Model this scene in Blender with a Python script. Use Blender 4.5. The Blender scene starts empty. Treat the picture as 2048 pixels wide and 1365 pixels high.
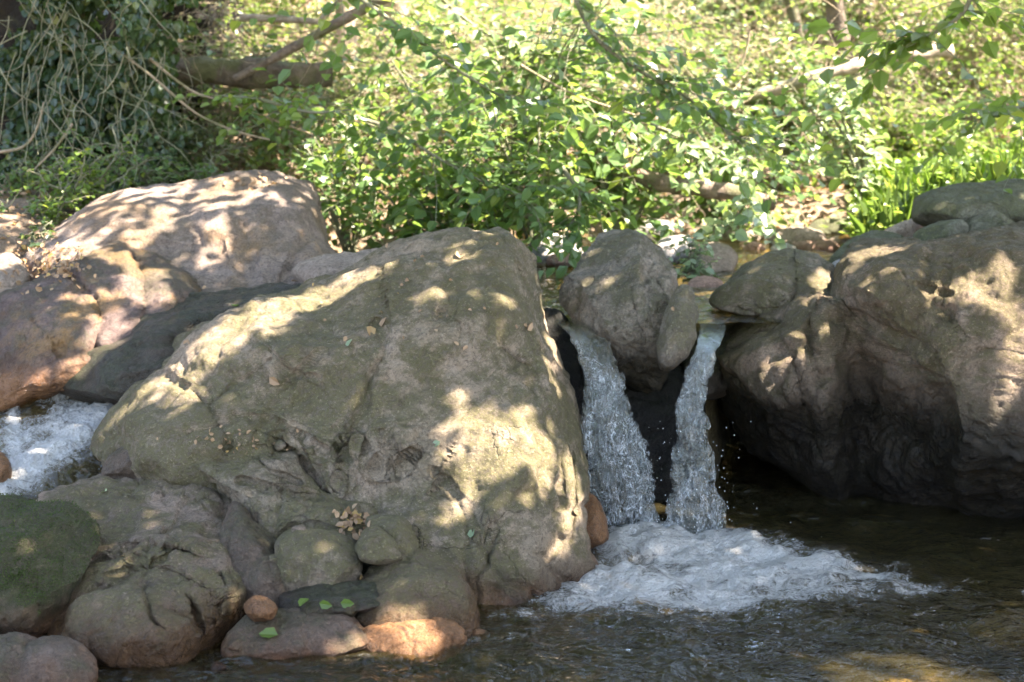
import bpy, math, random
import numpy as np
from mathutils import Vector
random.seed(7); rng = np.random.default_rng(7)
scene = bpy.context.scene
R = math.radians
# ------------------------------------------------------------------ camera
FPX = 2844.0                      # 50 mm lens on the 2048 px wide photograph
CAM = np.array([0.0, 0.0, 1.58]); TH = R(10)
cd = bpy.data.cameras.new('camera'); cam = bpy.data.objects.new('camera', cd)
scene.collection.objects.link(cam); scene.camera = cam
cd.sensor_width = 36; cd.lens = 50; cd.clip_end = 400; cd.clip_start = 0.05
cam.location = CAM; cam.rotation_euler = (R(90) - TH, 0, 0)
cd.dof.use_dof = True; cd.dof.focus_distance = 4.6; cd.dof.aperture_fstop = 3.0
# ------------------------------------------------------------------ light
SUN = np.array([0.52, -0.10, 0.80]); SUN /= np.linalg.norm(SUN)
w = bpy.data.worlds.new('World'); scene.world = w; w.use_nodes = True
nt = w.node_tree; bg = nt.nodes['Background']; bg.inputs[1].default_value = 0.13
sky = nt.nodes.new('ShaderNodeTexSky'); sky.sky_type = 'NISHITA'; sky.sun_disc = False
sky.sun_elevation = math.asin(SUN[2]); sky.sun_rotation = math.atan2(SUN[0], SUN[1])
nt.links.new(sky.outputs[0], bg.inputs[0])
sl = bpy.data.lights.new('sun', 'SUN'); so = bpy.data.objects.new('sun', sl); scene.collection.objects.link(so)
sl.energy = 5.0; sl.angle = R(0.55); sl.color = (1.0, 0.965, 0.92)
so.rotation_euler = Vector(SUN).to_track_quat('Z', 'Y').to_euler(); so.location = (4, -1, 9)
scene.view_settings.view_transform = 'Standard'; scene.view_settings.look = 'None'
scene.view_settings.exposure = 3.15; scene.view_settings.gamma = 1
scene.view_settings.use_white_balance = True; scene.view_settings.white_balance_temperature = 7500; scene.view_settings.white_balance_tint = 16
scene.cycles.use_denoising = True
scene.cycles.max_bounces = 8; scene.cycles.transparent_max_bounces = 16
scene.cycles.sample_clamp_indirect = 6
scene.cycles.caustics_reflective = False; scene.cycles.caustics_refractive = False
# ------------------------------------------------------------------ pixel -> world
cT, sT = math.cos(TH), math.sin(TH)
def pix(px, py, Y):
    """world point(s) on the ray of photo pixel (px,py) at world distance Y"""
    px = np.asarray(px, float); py = np.asarray(py, float); Y = np.asarray(Y, float)
    u = (px - 1024) / FPX; v = -(py - 682.5) / FPX
    dx = u; dy = cT + v * sT; dz = -sT + v * cT
    t = Y / dy
    return np.stack([CAM[0] + dx * t, CAM[1] + dy * t, CAM[2] + dz * t], -1)
def pixz(px, py, z):
    u = (px - 1024) / FPX; v = -(py - 682.5) / FPX
    t = (z - CAM[2]) / (-sT + v * cT)
    return np.array([u * t, (cT + v * sT) * t, z])
# ------------------------------------------------------------------ noise
def _h(ix, iy, iz, s):
    n = (ix.astype(np.int64) * 374761393 + iy.astype(np.int64) * 668265263 + iz.astype(np.int64) * 2147483647 + s * 1274126177) & 0xffffffff
    n = ((n ^ (n >> 13)) * 1274126177) & 0xffffffff
    n = (n ^ (n >> 16)) * 2246822519 & 0xffffffff
    return ((n ^ (n >> 15)) & 0xffffff) / float(0xffffff)
def vnoise(p, s=0):
    i = np.floor(p).astype(np.int64); f = p - i; f = f * f * f * (f * (f * 6 - 15) + 10)
    r = 0
    for a in (0, 1):
        for b in (0, 1):
            for c in (0, 1):
                wgt = (f[:, 0] if a else 1 - f[:, 0]) * (f[:, 1] if b else 1 - f[:, 1]) * (f[:, 2] if c else 1 - f[:, 2])
                r = r + wgt * _h(i[:, 0] + a, i[:, 1] + b, i[:, 2] + c, s)
    return r * 2 - 1
def fbm(p, oct=4, s=0, gain=.5, lac=2.03):
    r = 0; a = 1; t = 0
    for k in range(oct):
        r = r + a * vnoise(p * lac ** k + k * 17.3, s + k); t += a; a *= gain
    return r / t * 1.6
def ridged(p, oct=4, s=0):
    r = 0; a = 1; t = 0
    for k in range(oct):
        r = r + a * (1 - 2 * np.abs(vnoise(p * 2.03 ** k + k * 9.1, s + k))); t += a; a *= .5
    return r / t
def worley(p, s=0):
    i = np.floor(p).astype(np.int64)
    f1 = np.full(len(p), 9.); f2 = np.full(len(p), 9.); idv = np.zeros(len(p))
    for a in (-1, 0, 1):
        for b in (-1, 0, 1):
            for c in (-1, 0, 1):
                x, y, z = i[:, 0] + a, i[:, 1] + b, i[:, 2] + c
                q = np.stack([x + _h(x, y, z, s), y + _h(x, y, z, s + 1), z + _h(x, y, z, s + 2)], -1)
                d = np.linalg.norm(p - q, axis=1)
                m = d < f1
                f2 = np.where(m, f1, np.minimum(f2, d)); idv = np.where(m, _h(x, y, z, s + 5), idv); f1 = np.where(m, d, f1)
    return f1, f2, idv
def sstep(a, b, x):
    t = np.clip((x - a) / (b - a), 0, 1); return t * t * (3 - 2 * t)
# ------------------------------------------------------------------ object helpers
def tag(o, label=None, cat=None, group=None, kind=None):
    if label: o['label'] = label
    if cat: o['category'] = cat
    if group: o['group'] = group
    if kind: o['kind'] = kind
    return o
def newmesh(name, verts, faces, mat, parent=None, smooth=True, attrs=None, origin=None):
    """verts: (n,3) world coordinates; faces: list or (m,k) int array"""
    verts = np.asarray(verts, float)
    if origin is None and parent is None:
        origin = np.array([verts[:, 0].mean(), verts[:, 1].mean(), verts[:, 2].min()])
    org = np.array(parent.location) if parent is not None and origin is None else (np.zeros(3) if origin is None else np.asarray(origin, float))
    me = bpy.data.meshes.new(name)
    v = verts - org
    if isinstance(faces, np.ndarray):
        k = faces.shape[1]; m = len(faces)
        me.vertices.add(len(v)); me.vertices.foreach_set('co', v.astype(np.float32).ravel())
        me.loops.add(m * k); me.loops.foreach_set('vertex_index', faces.astype(np.int32).ravel())
        me.polygons.add(m); me.polygons.foreach_set('loop_start', np.arange(0, m * k, k, dtype=np.int32))
        me.polygons.foreach_set('loop_total', np.full(m, k, dtype=np.int32))
        me.update(calc_edges=True); me.validate()
    else:
        me.from_pydata([tuple(q) for q in v], [], faces); me.update()
    me.polygons.foreach_set('use_smooth', np.full(len(me.polygons), smooth))
    if attrs:
        for an, av in attrs.items():
            dom = 'POINT' if len(av) == len(v) else 'FACE'
            at = me.attributes.new(an, 'FLOAT', dom); at.data.foreach_set('value', np.asarray(av, np.float32))
    me.materials.append(mat)
    o = bpy.data.objects.new(name, me); scene.collection.objects.link(o)
    if parent is not None: o.parent = parent
    else: o.location = org
    return o
def empty(name, loc):
    o = bpy.data.objects.new(name, None); scene.collection.objects.link(o); o.location = tuple(loc); o.empty_display_size = .1
    return o
def normals(o):
    me = o.data; a = np.zeros(len(me.vertices) * 3, np.float32); me.vertex_normals.foreach_get('vector', a); return a.reshape(-1, 3).astype(float)
def getco(o):
    me = o.data; a = np.zeros(len(me.vertices) * 3, np.float32); me.vertices.foreach_get('co', a); return a.reshape(-1, 3).astype(float)
def setco(o, c):
    o.data.vertices.foreach_set('co', c.astype(np.float32).ravel()); o.data.update()
# ------------------------------------------------------------------ node helpers
class NT:
    def __init__(s, name):
        s.m = bpy.data.materials.new(name); s.m.use_nodes = True; s.t = s.m.node_tree; s.t.nodes.clear()
        s.out = s.t.nodes.new('ShaderNodeOutputMaterial')
    def n(s, ty, inp=None, **kw):
        x = s.t.nodes.new(ty)
        for k, v in kw.items(): setattr(x, k, v)
        for k, v in (inp or {}).items(): s.set(x, k, v)
        return x
    def set(s, x, k, v):
        i = x.inputs[k]
        if isinstance(v, bpy.types.NodeSocket): s.t.links.new(v, i)
        else: i.default_value = v if not (isinstance(v, tuple) and len(v) == 3 and i.type == 'RGBA') else (*v, 1)
    def noise(s, vec, scale, detail=6, rough=.55, dist=0.):
        return s.n('ShaderNodeTexNoise', {'Vector': vec, 'Scale': scale, 'Detail': detail, 'Roughness': rough, 'Distortion': dist}).outputs['Fac']
    def ramp(s, f, a, b, lo=0., hi=1.):
        return s.n('ShaderNodeMapRange', {'Value': f, 'From Min': a, 'From Max': b, 'To Min': lo, 'To Max': hi}, interpolation_type='SMOOTHSTEP').outputs[0]
    def mix(s, f, a, b, mode='MIX'):
        x = s.n('ShaderNodeMix', data_type='RGBA', blend_type=mode)
        s.set(x, 0, f); s.set(x, 6, a); s.set(x, 7, b); return x.outputs[2]
    def math(s, op, a, b=0., c=0.):
        x = s.n('ShaderNodeMath', operation=op); s.set(x, 0, a); s.set(x, 1, b); s.set(x, 2, c); return x.outputs[0]
    def bump(s, h, dist, strength=1., normal=None):
        x = s.n('ShaderNodeBump', {'Height': h, 'Distance': dist, 'Strength': strength})
        if normal: s.set(x, 'Normal', normal)
        return x.outputs[0]
    def end(s, sh):
        s.t.links.new(sh, s.out.inputs[0]); return s.m
def rock_mat(name, a, b, moss=(.102, .096, .034), mossamt=.5, stain_shade_z=0.10, stain_shade_col=(.17, .085, .04), stw=1., rough=.85, wet=0., topdirt=.0, ochre=0., seed=0.):
    t = NT(name)
    geo = t.n('ShaderNodeNewGeometry'); pos = geo.outputs['Position']; nor = geo.outputs['True Normal']
    ps = t.n('ShaderNodeVectorMath', {0: pos, 1: (seed, seed * 1.7, -seed)}, operation='ADD').outputs[0]
    sz = t.n('ShaderNodeSeparateXYZ', {0: pos}).outputs[2]; nz = t.n('ShaderNodeSeparateXYZ', {0: nor}).outputs[2]
    big = t.noise(ps, 2.6, 8, .62, .6); mid = t.noise(ps, 10, 8, .72, .3); fine = t.noise(ps, 34, 6, .75, .2); grain = t.noise(ps, 95, 4, .8)
    col = t.mix(t.ramp(big, .34, .66), a, b)
    col = t.mix(t.ramp(mid, .44, .62, 0, .62), col, tuple(c * .5 for c in a))
    if ochre: col = t.mix(t.ramp(t.noise(ps, 3.3, 6, .6), .5, .66, 0, ochre), col, (.42, .24, .08))
    # olive film of algae and moss: broken by grain, a little more of it on flat tops
    mm = t.math('MULTIPLY_ADD', nz, .10, t.noise(ps, 2.1, 9, .66, .9))
    mm = t.math('MULTIPLY_ADD', t.math('SUBTRACT', mid, .5), .55, mm)
    mf = t.ramp(mm, .62 - .3 * mossamt, .80 - .3 * mossamt, 0, .92 * min(1, mossamt * 1.7))
    mf = t.math('MULTIPLY', mf, t.ramp(t.math('ADD', grain, fine), .84, 1.04, .45, 1))
    mcol = t.mix(t.ramp(fine, .4, .6), tuple(c * .62 for c in moss), tuple(min(1, c * 1.55) for c in moss))
    col = t.mix(mf, col, mcol)
    # mineral speckle
    col = t.mix(t.ramp(fine, .50, .62, 0, .55), col, tuple(c * .38 for c in a))
    col = t.mix(t.ramp(grain, .55, .66, 0, .32), col, tuple(min(.8, c * 1.7) for c in a))
    col = t.mix(t.ramp(grain, .46, .38, 0, .6), col, tuple(c * .22 for c in a))
    # thin dark veins and hairline cracks
    vw = t.n('ShaderNodeVectorMath', {0: t.n('ShaderNodeTexNoise', {'Vector': ps, 'Scale': 3.0, 'Detail': 6.}).outputs['Color'], 3: .55}, operation='SCALE').outputs[0]
    vp = t.n('ShaderNodeVectorMath', {0: ps, 1: vw}, operation='ADD').outputs[0]
    vo = t.n('ShaderNodeTexVoronoi', {'Vector': vp, 'Scale': 3.4}, feature='DISTANCE_TO_EDGE').outputs['Distance']
    cr = t.math('MULTIPLY', t.ramp(vo, .016, .0), t.ramp(t.noise(ps, 1.7, 3), .56, .66))
    col = t.mix(t.math('MULTIPLY', cr, .35), col, (.035, .028, .018))
    # wet, iron-stained foot; the right boulder puts undercut shade into this colour too
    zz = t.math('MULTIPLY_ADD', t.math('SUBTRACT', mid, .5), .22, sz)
    st = t.ramp(zz, stain_shade_z + .05 * stw, stain_shade_z - .09 * stw)
    scol = t.mix(t.ramp(big, .4, .6), stain_shade_col, tuple(c * .3 for c in stain_shade_col))
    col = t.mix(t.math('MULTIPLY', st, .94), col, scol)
    wetf = t.math('MAXIMUM', st, wet) if wet < 1 else 1.
    rg = t.math('MULTIPLY_ADD', wetf, -(rough - .22), rough)
    hb = t.math('ADD', t.math('MULTIPLY', mid, 1.0), t.math('MULTIPLY', fine, .30))
    chip = t.n('ShaderNodeTexVoronoi', {'Vector': vp, 'Scale': 15., 'Randomness': 1.}, feature='F1').outputs['Distance']
    chip = t.math('MULTIPLY', chip, t.ramp(t.noise(ps, 4, 4), .42, .6))
    n1 = t.bump(hb, .06, 1.)
    n1 = t.bump(chip, .030, .9, n1)
    n1 = t.bump(t.math('SUBTRACT', grain, cr), .012, 1., n1)
    p = t.n('ShaderNodeBsdfPrincipled', {'Base Color': col, 'Roughness': rg, 'Normal': n1, 'Specular IOR Level': .35})
    return t.end(p.outputs[0])
M = {}
M['grey'] = rock_mat('granite_olive', (.36, .29, .205), (.24, .195, .135), mossamt=.66, seed=1)
M['main'] = rock_mat('granite_main', (.44, .345, .25), (.31, .25, .165), mossamt=.67, stain_shade_z=.07, seed=4)
M['centre'] = rock_mat('granite_centre', (.38, .32, .245), (.26, .22, .165), moss=(.10, .095, .040), mossamt=.55, seed=77, stain_shade_z=.64, stain_shade_col=(.035, .028, .014))
M['pink'] = rock_mat('granite_pink', (.36, .28, .225), (.28, .22, .17), moss=(.13, .11, .06), mossamt=.34, ochre=.4, seed=9)
M['right'] = rock_mat('granite_right', (.42, .31, .225), (.23, .175, .115), moss=(.088, .078, .028), mossamt=.80, seed=13, stain_shade_z=.54, stain_shade_col=(.014, .012, .006), stw=2.2)  # low band: wet algae, with the undercut's shade painted into its near-black colour
M['wetrock'] = rock_mat('wet_dark_rock', (.13, .10, .075), (.06, .052, .038), moss=(.040, .048, .020), mossamt=.6, wet=.75, seed=21, stain_shade_z=.1, stain_shade_col=(.10, .045, .02))
M['black'] = rock_mat('wet_shade_black_rock', (.016, .014, .011), (.010, .010, .008), moss=(.010, .013, .006), mossamt=.4, wet=.3, seed=25, stain_shade_z=-1)  # wet rock, with the cave's shade put into its near-black colour
M['orange'] = rock_mat('rust_orange_rock', (.38, .19, .085), (.22, .11, .05), mossamt=.15, wet=.85, seed=31, stain_shade_z=.02)
M['purple'] = rock_mat('wet_purple_rock', (.26, .185, .155), (.12, .08, .065), moss=(.07, .075, .03), mossamt=.4, wet=.6, ochre=.7, seed=36, stain_shade_z=.60, stain_shade_col=(.27, .125, .05), stw=1.6)
M['brown'] = rock_mat('wet_brown_rock', (.20, .145, .105), (.12, .085, .055), moss=(.06, .06, .025), mossamt=.5, wet=.6, seed=37, stain_shade_z=.05, stain_shade_col=(.16, .07, .03))
M['moss'] = rock_mat('moss_covered_rock', (.20, .16, .10), (.12, .10, .065), moss=(.036, .045, .012), mossamt=.95, seed=41)
M['cobble'] = rock_mat('cobble_tan', (.48, .38, .29), (.38, .30, .24), mossamt=.22, seed=45, stain_shade_z=.1)
M['white'] = rock_mat('cobble_pale', (.68, .63, .58), (.55, .51, .47), mossamt=.12, seed=49, stain_shade_z=.1)
M['rosy'] = rock_mat('cobble_rosy', (.55, .33, .24), (.46, .30, .23), mossamt=.1, seed=53, stain_shade_z=.1)
M['green'] = rock_mat('rock_greenish', (.25, .24, .17), (.19, .19, .13), moss=(.10, .11, .045), mossamt=.8, seed=57)
M['pink2'] = rock_mat('granite_wet_pink', (.37, .27, .195), (.22, .165, .115), mossamt=.66, seed=61, wet=.12, stain_shade_z=.13, stain_shade_col=(.10, .05, .02))
M['golden'] = rock_mat('submerged_golden_rock', (.62, .42, .16), (.42, .26, .09), mossamt=.15, seed=65, stain_shade_z=-2)
# ------------------------------------------------------------------ boulder builder
def catmull(pts, per=12, closed=True):
    P = np.array(pts, float); n = len(P); out = []
    rngk = range(n) if closed else range(n - 1)
    for i in rngk:
        if closed: p0, p1, p2, p3 = P[i - 1], P[i], P[(i + 1) % n], P[(i + 2) % n]
        else: p0, p1, p2, p3 = P[max(i - 1, 0)], P[i], P[i + 1], P[min(i + 2, n - 1)]
        for k in range(per):
            t = k / per
            out.append(.5 * ((2 * p1) + (-p0 + p2) * t + (2 * p0 - 5 * p1 + 4 * p2 - p3) * t * t + (-p0 + 3 * p1 - 3 * p2 + p3) * t ** 3))
    if not closed: out.append(P[-1])
    return np.array(out)
def segdist(q, poly):
    d = np.full(len(q), 1e9); poly = np.array(poly, float)
    for a, b in zip(poly[:-1], poly[1:]):
        ab = b - a; t = np.clip(((q - a) @ ab) / (ab @ ab + 1e-9), 0, 1)
        d = np.minimum(d, np.linalg.norm(q - (a + t[:, None] * ab), axis=1))
    return d
def rock(name, label, outline, Yt, Yb, T, mat, Tb=None, n=2.3, centre=None, bumps=(), grooves=(), ridge=None, cracks=0, res=6., lump=.035, lumpf=2.2,
         crease=.02, creasef=2.6, rough=.012, tiltx=0., seed=0, cut=.12, ncut=18, cat='boulder', group=None, parent=None):
    """closed boulder: silhouette from its outline, its own distance, front dome T and back dome Tb (m), plus carved relief"""
    ol = catmull(outline, 10); top, bot = ol[:, 1].min(), ol[:, 1].max()
    c = np.array(centre if centre else ((ol[:, 0].max() + ol[:, 0].min()) / 2, (top + bot) / 2), float)
    th = np.arctan2(ol[:, 1] - c[1], ol[:, 0] - c[0]); rr = np.hypot(ol[:, 0] - c[0], ol[:, 1] - c[1])
    per = rr.mean() * 2 * math.pi
    NT_ = int(np.clip(per / res, 28, 620)); NP = int(np.clip(rr.mean() * math.pi / res, 14, 260))
    bins = np.linspace(-math.pi, math.pi, NT_, endpoint=False)
    o_ = np.argsort(th); thp = np.concatenate([th[o_] - 2 * math.pi, th[o_], th[o_] + 2 * math.pi]); rp = np.tile(rr[o_], 3)
    Rt = np.interp(bins, thp, rp)
    Rt = (np.roll(Rt, 1) + 2 * Rt + np.roll(Rt, -1)) / 4
    if Tb is None: Tb = T * 1.1
    ph = np.linspace(0, math.pi, NP + 1)[1:-1]
    S = np.abs(np.sin(ph)) ** (2 / n); Z = np.sign(np.cos(ph)) * np.abs(np.cos(ph)) ** (2 / n)
    # pole verts + grid
    X = c[0] + S[:, None] * (Rt * np.cos(bins))[None, :]; Yp = c[1] + S[:, None] * (Rt * np.sin(bins))[None, :]
    ZZ = np.repeat(Z[:, None], NT_, 1)
    px = np.concatenate([[c[0]], X.ravel(), [c[0]]]); py = np.concatenate([[c[1]], Yp.ravel(), [c[1]]]); zz = np.concatenate([[1], ZZ.ravel(), [-1]])
    Y0 = Yt + (Yb - Yt) * (py - top) / (bot - top) + tiltx * (px - c[0]) / 1000.
    front = np.clip(zz, 0, 1); q = np.stack([px, py], -1); fw = np.minimum(1, front * 2.5)
    Y = Y0 - np.where(zz > 0, T * zz, Tb * zz)
    for bx, by, brx, bry, amt in bumps:           # amt > 0 swells towards the camera
        Y = Y - amt * fw * np.exp(-(((px - bx) / brx) ** 2 + ((py - by) / bry) ** 2))
    for poly, wd, dp in grooves:
        d = segdist(q, catmull(poly, 6, False)) ; wob = 1 + .4 * vnoise(np.stack([px / 30, py / 30, px * 0 + seed], -1), seed)
        Y = Y + dp * fw * np.exp(-(d / (wd * wob)) ** 2)
    cr_ = np.random.default_rng(seed + 900)
    for k in range(cracks):                      # hairline fractures, one lip standing proud of the other
        r0 = cr_.uniform(.34, .9); a0 = cr_.uniform(-math.pi, math.pi); R0 = np.interp(a0, bins, Rt); p = c + r0 * R0 * np.array([math.cos(a0), math.sin(a0)]); an = cr_.uniform(0, 2 * math.pi); L_ = cr_.uniform(.15, .5) * rr.mean(); pts_ = [p]
        for j in range(9): an += cr_.normal(0, .45); p = p + L_ / 9 * np.array([math.cos(an), math.sin(an)]); pts_.append(p)
        pts_ = np.array(pts_); nrm = np.array([-(pts_[-1] - pts_[0])[1], (pts_[-1] - pts_[0])[0]]); nrm = nrm / (np.linalg.norm(nrm) + 1e-6)
        d = segdist(q, pts_); sd = (q - pts_.mean(0)) @ nrm; s_ = rr.mean() / 400
        Y = Y + fw * (cr_.uniform(.008, .022) * np.exp(-(d / (3.2 + 2 * s_)) ** 2) - cr_.uniform(.006, .016) * np.exp(-d / (22 * s_ + 6)) * (sd > 0)) * min(1, s_ + .3)
    if ridge:                                    # below this edge the face falls away from the camera
        rp_, k_, mx_, x0_, x1_ = ridge; xs = [a for a, b in rp_]; ys = [b for a, b in rp_]
        Y = Y + k_ * fw * np.clip(py - np.interp(px, xs, ys) - 6 * vnoise(np.stack([px / 25, py / 25, px * 0], -1), 5), 0, mx_) / 100 * sstep(x0_, x1_, px)
    V = pix(px, py, Y)
    idx = 1 + np.arange((NP - 1) * NT_).reshape(NP - 1, NT_)
    a = idx[:-1]; b = idx[1:]; quads = np.stack([a, b, np.roll(b, -1, 1), np.roll(a, -1, 1)], -1).reshape(-1, 4)
    last = len(px) - 1
    tri = [(0, idx[0, j], idx[0, (j + 1) % NT_]) for j in range(NT_)] + [(last, idx[-1, (j + 1) % NT_], idx[-1, j]) for j in range(NT_)]
    faces = [tuple(int(k) for k in f[::-1]) for f in tri] + [tuple(int(k) for k in f[::-1]) for f in quads]
    o = newmesh(name, V, faces, mat, parent=parent)
    N = normals(o); co = getco(o); W = V + seed * 3.7
    wp = W + .12 * np.stack([fbm(W * 2.5, 3, 3), fbm(W * 2.5 + 9, 3, 4), fbm(W * 2.5 + 19, 3, 5)], -1)
    d = lump * fbm(W * lumpf, 4, seed)
    f1, f2, idv = worley(wp * creasef, seed)
    mask = sstep(-.25, .35, vnoise(W * 1.3 + 5, seed + 7))
    d += crease * (idv - .5) * sstep(0, .22, f2 - f1) * (.3 + .7 * mask) - crease * .55 * np.exp(-((f2 - f1) / .05) ** 2) * mask
    f1, f2, idv = worley(wp * creasef * 2.9 + 4, seed + 3)
    d += crease * .38 * ((idv - .5) * sstep(0, .3, f2 - f1) * 1.2 - .5 * np.exp(-((f2 - f1) / .07) ** 2) * (1 - mask))
    d += rough * (ridged(W * 7, 4, seed + 1) * .8 + fbm(W * 18, 4, seed + 2) * .9)
    size = min(1., (rr.mean() / FPX * Yt) / .25) ** .6
    lo = lump * size * fbm(W * lumpf, 4, seed); co = co + N * lo[:, None]
    rg = np.random.default_rng(seed + 100); mid = (co.max(0) + co.min(0)) / 2; ext = (co.max(0) - co.min(0)) / 2
    for k in range(ncut):                        # break-off planes: flat fracture faces with firm edges
        nn = rg.normal(0, 1, 3); nn[1] -= .6; nn /= np.linalg.norm(nn); h = ((co - mid) / ext) @ nn; lim = h.max() * (1 - rg.uniform(.4, 1.5) * cut)
        over = np.clip(h - lim, 0, None); co = co - (nn * ext) * (over * .88)[:, None]
    setco(o, co + N * (d * size - lo)[:, None])
    me = o.data; me.polygons.foreach_set('use_smooth', np.full(len(me.polygons), True))
    tag(o, label, cat, group)
    return o
# main boulder
rock('boulder', 'huge rounded olive and beige boulder left of the twin waterfalls',
     [(1000, 458), (1042, 475), (1080, 520), (1092, 580), (1106, 650), (1122, 720), (1142, 800), (1160, 880), (1174, 960), (1180, 1030), (1178, 1100), (1184, 1160), (1150, 1200),
      (1100, 1230), (1020, 1290), (930, 1300), (820, 1270), (700, 1200), (520, 1110), (360, 1020), (230, 950), (186, 905), (200, 860), (225, 815), (290, 745), (350, 695),
      (430, 640), (540, 590), (640, 562), (700, 533), (790, 488), (860, 470), (930, 462)],
     5.55, 4.42, .42, M['main'], Tb=.55, n=2.5, cut=.04, ncut=24, cracks=13, centre=(720, 860), res=4., lump=.045, crease=.025, creasef=2.3, rough=.011, seed=2,
     bumps=[(1060, 900, 90, 180, .07), (560, 690, 260, 60, .07), (860, 640, 180, 90, .05), (480, 860, 160, 60, .04), (1010, 1060, 70, 200, .05), (800, 870, 60, 50, .05),
            (560, 980, 60, 120, -.05), (620, 800, 90, 60, -.03), (930, 1160, 40, 80, -.05), (300, 870, 60, 60, .05), (770, 1000, 160, 60, -.04)],
     grooves=[([(750, 640), (770, 700), (740, 760), (720, 830), (690, 900)], 9, .03), ([(720, 880), (735, 925), (790, 938), (830, 905)], 7, .03), ([(760, 860), (775, 900), (745, 935)], 5, .02),
              ([(560, 880), (590, 950), (640, 1010), (700, 1040)], 13, .05), ([(965, 1240), (960, 1170), (980, 1120), (1000, 1060)], 11, .05), ([(1060, 1230), (1075, 1150), (1120, 1080)], 11, .045),
              ([(1100, 840), (1118, 920), (1126, 1010)], 9, .035), ([(870, 940), (920, 1010), (940, 1090)], 8, .025), ([(300, 740), (380, 780), (440, 850), (460, 900)], 8, .03),
              ([(1000, 700), (1060, 740), (1090, 790)], 9, .025), ([(1030, 730), (1048, 752), (1066, 790)], 14, .03), ([(640, 700), (560, 790), (520, 870)], 7, .02),
              ([(880, 630), (905, 650)], 14, .035), ([(470, 830), (560, 850), (640, 900)], 9, .03), ([(380, 870), (460, 850)], 9, .04), ([(1145, 900), (1150, 1000), (1140, 1080)], 5, .03)])
rock('boulder', 'dark mossy low boulder behind the left end of the huge boulder',
     [(112, 770), (122, 738), (160, 700), (205, 668), (290, 622), (360, 600), (450, 590), (530, 570), (600, 560), (680, 575), (700, 640), (560, 760), (400, 830), (240, 850), (150, 835), (116, 812)],
     5.9, 5.2, .30, M['wetrock'], seed=5, lump=.04, bumps=[(420, 680, 60, 30, -.06), (290, 660, 90, 40, .04)], grooves=[([(440, 660), (400, 685), (350, 690)], 12, .05)])
rock('boulder', 'big smooth pale boulder at the back left',
     [(60, 520), (130, 470), (210, 410), (300, 386), (380, 377), (430, 366), (480, 352), (530, 349), (590, 356), (628, 378), (648, 430), (668, 478), (694, 520), (680, 600), (560, 660), (400, 680), (250, 660), (120, 600)],
     6.9, 5.95, .45, M['pink'], n=2.7, cut=.05, seed=8, lump=.05, crease=.016, lumpf=1.8, rough=.009,
     bumps=[(455, 520, 26, 90, .03), (520, 510, 24, 90, .025), (600, 440, 50, 70, .07), (420, 450, 30, 40, .04), (300, 440, 130, 30, .05)],
     grooves=[([(490, 450), (496, 520), (500, 570)], 12, .025), ([(430, 470), (440, 560)], 14, .02), ([(620, 470), (590, 510), (570, 560)], 12, .04), ([(200, 500), (280, 485), (380, 500)], 12, .03)])
rock('boulder', 'wet purple and rust stained boulder above the white stream at the left',
     [(-70, 640), (-20, 600), (60, 560), (130, 512), (200, 492), (265, 494), (325, 520), (380, 543), (404, 568), (380, 620), (330, 700), (230, 760), (140, 800), (60, 815), (-70, 810)],
     6.25, 5.35, .38, M['purple'], n=2.5, cut=.08, seed=11, lump=.05, bumps=[(250, 560, 20, 70, .05), (330, 590, 20, 50, .05), (90, 640, 60, 40, .05), (180, 540, 60, 30, .04)],
     grooves=[([(270, 520), (290, 590), (280, 640)], 10, .05), ([(150, 560), (200, 620), (190, 700)], 12, .05), ([(60, 640), (120, 700)], 10, .04)])
rock('boulder', 'small ochre lichen covered rock cut by the left edge of the photo', [(-80, 560), (-40, 520), (10, 513), (40, 528), (52, 570), (40, 610), (0, 650), (-80, 650)], 6.1, 5.8, .16, M['cobble'], seed=14)
rock('boulder', 'low beige rock wedged between the pale boulder and the crest of the huge boulder', [(590, 560), (615, 530), (660, 515), (720, 508), (780, 512), (800, 540), (760, 590), (660, 600), (600, 590)], 6.0, 5.8, .14, M['cobble'], seed=15)
# centre rock between the falls
rock('boulder', 'upright mossy grey rock standing between the two waterfalls',
     [(1215, 461), (1262, 462), (1296, 484), (1326, 522), (1352, 556), (1368, 600), (1376, 660), (1374, 730), (1352, 790), (1318, 822), (1282, 806), (1246, 750), (1216, 695), (1190, 668), (1150, 645), (1127, 612), (1126, 575), (1150, 532), (1176, 492)],
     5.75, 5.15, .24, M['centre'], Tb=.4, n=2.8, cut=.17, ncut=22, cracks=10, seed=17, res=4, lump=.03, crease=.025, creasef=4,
     bumps=[(1262, 590, 26, 110, .08), (1325, 600, 22, 60, .03), (1310, 660, 20, 60, .04), (1160, 600, 30, 60, -.06), (1300, 790, 60, 40, -.10)],
     grooves=[([(1185, 520), (1195, 590), (1190, 640), (1205, 680)], 7, .045), ([(1265, 560), (1270, 620), (1285, 670)], 6, .035), ([(1230, 660), (1270, 645), (1300, 700)], 6, .03), ([(1210, 560), (1260, 575), (1300, 560)], 5, .02), ([(1310, 560), (1330, 600), (1332, 660)], 5, .03)])
rock('boulder', 'narrow grey stone slab leaning on the right flank of the rock between the waterfalls', [(1372, 566), (1392, 580), (1402, 620), (1400, 665), (1384, 705), (1362, 742), (1335, 752), (1312, 730), (1312, 690), (1322, 640), (1345, 590)], 5.2, 4.98, .10, M['centre'], cut=.08, seed=18, crease=.012)
rock('boulder', 'shade black wet rock in the dark gap between the two falls', [(1190, 690), (1260, 700), (1340, 720), (1400, 690), (1420, 760), (1400, 900), (1390, 1020), (1390, 1120), (1150, 1120), (1130, 1000), (1110, 850), (1090, 720), (1110, 640), (1150, 650)], 5.75, 5.45, .22, M['black'], Tb=.3, seed=19)
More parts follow.
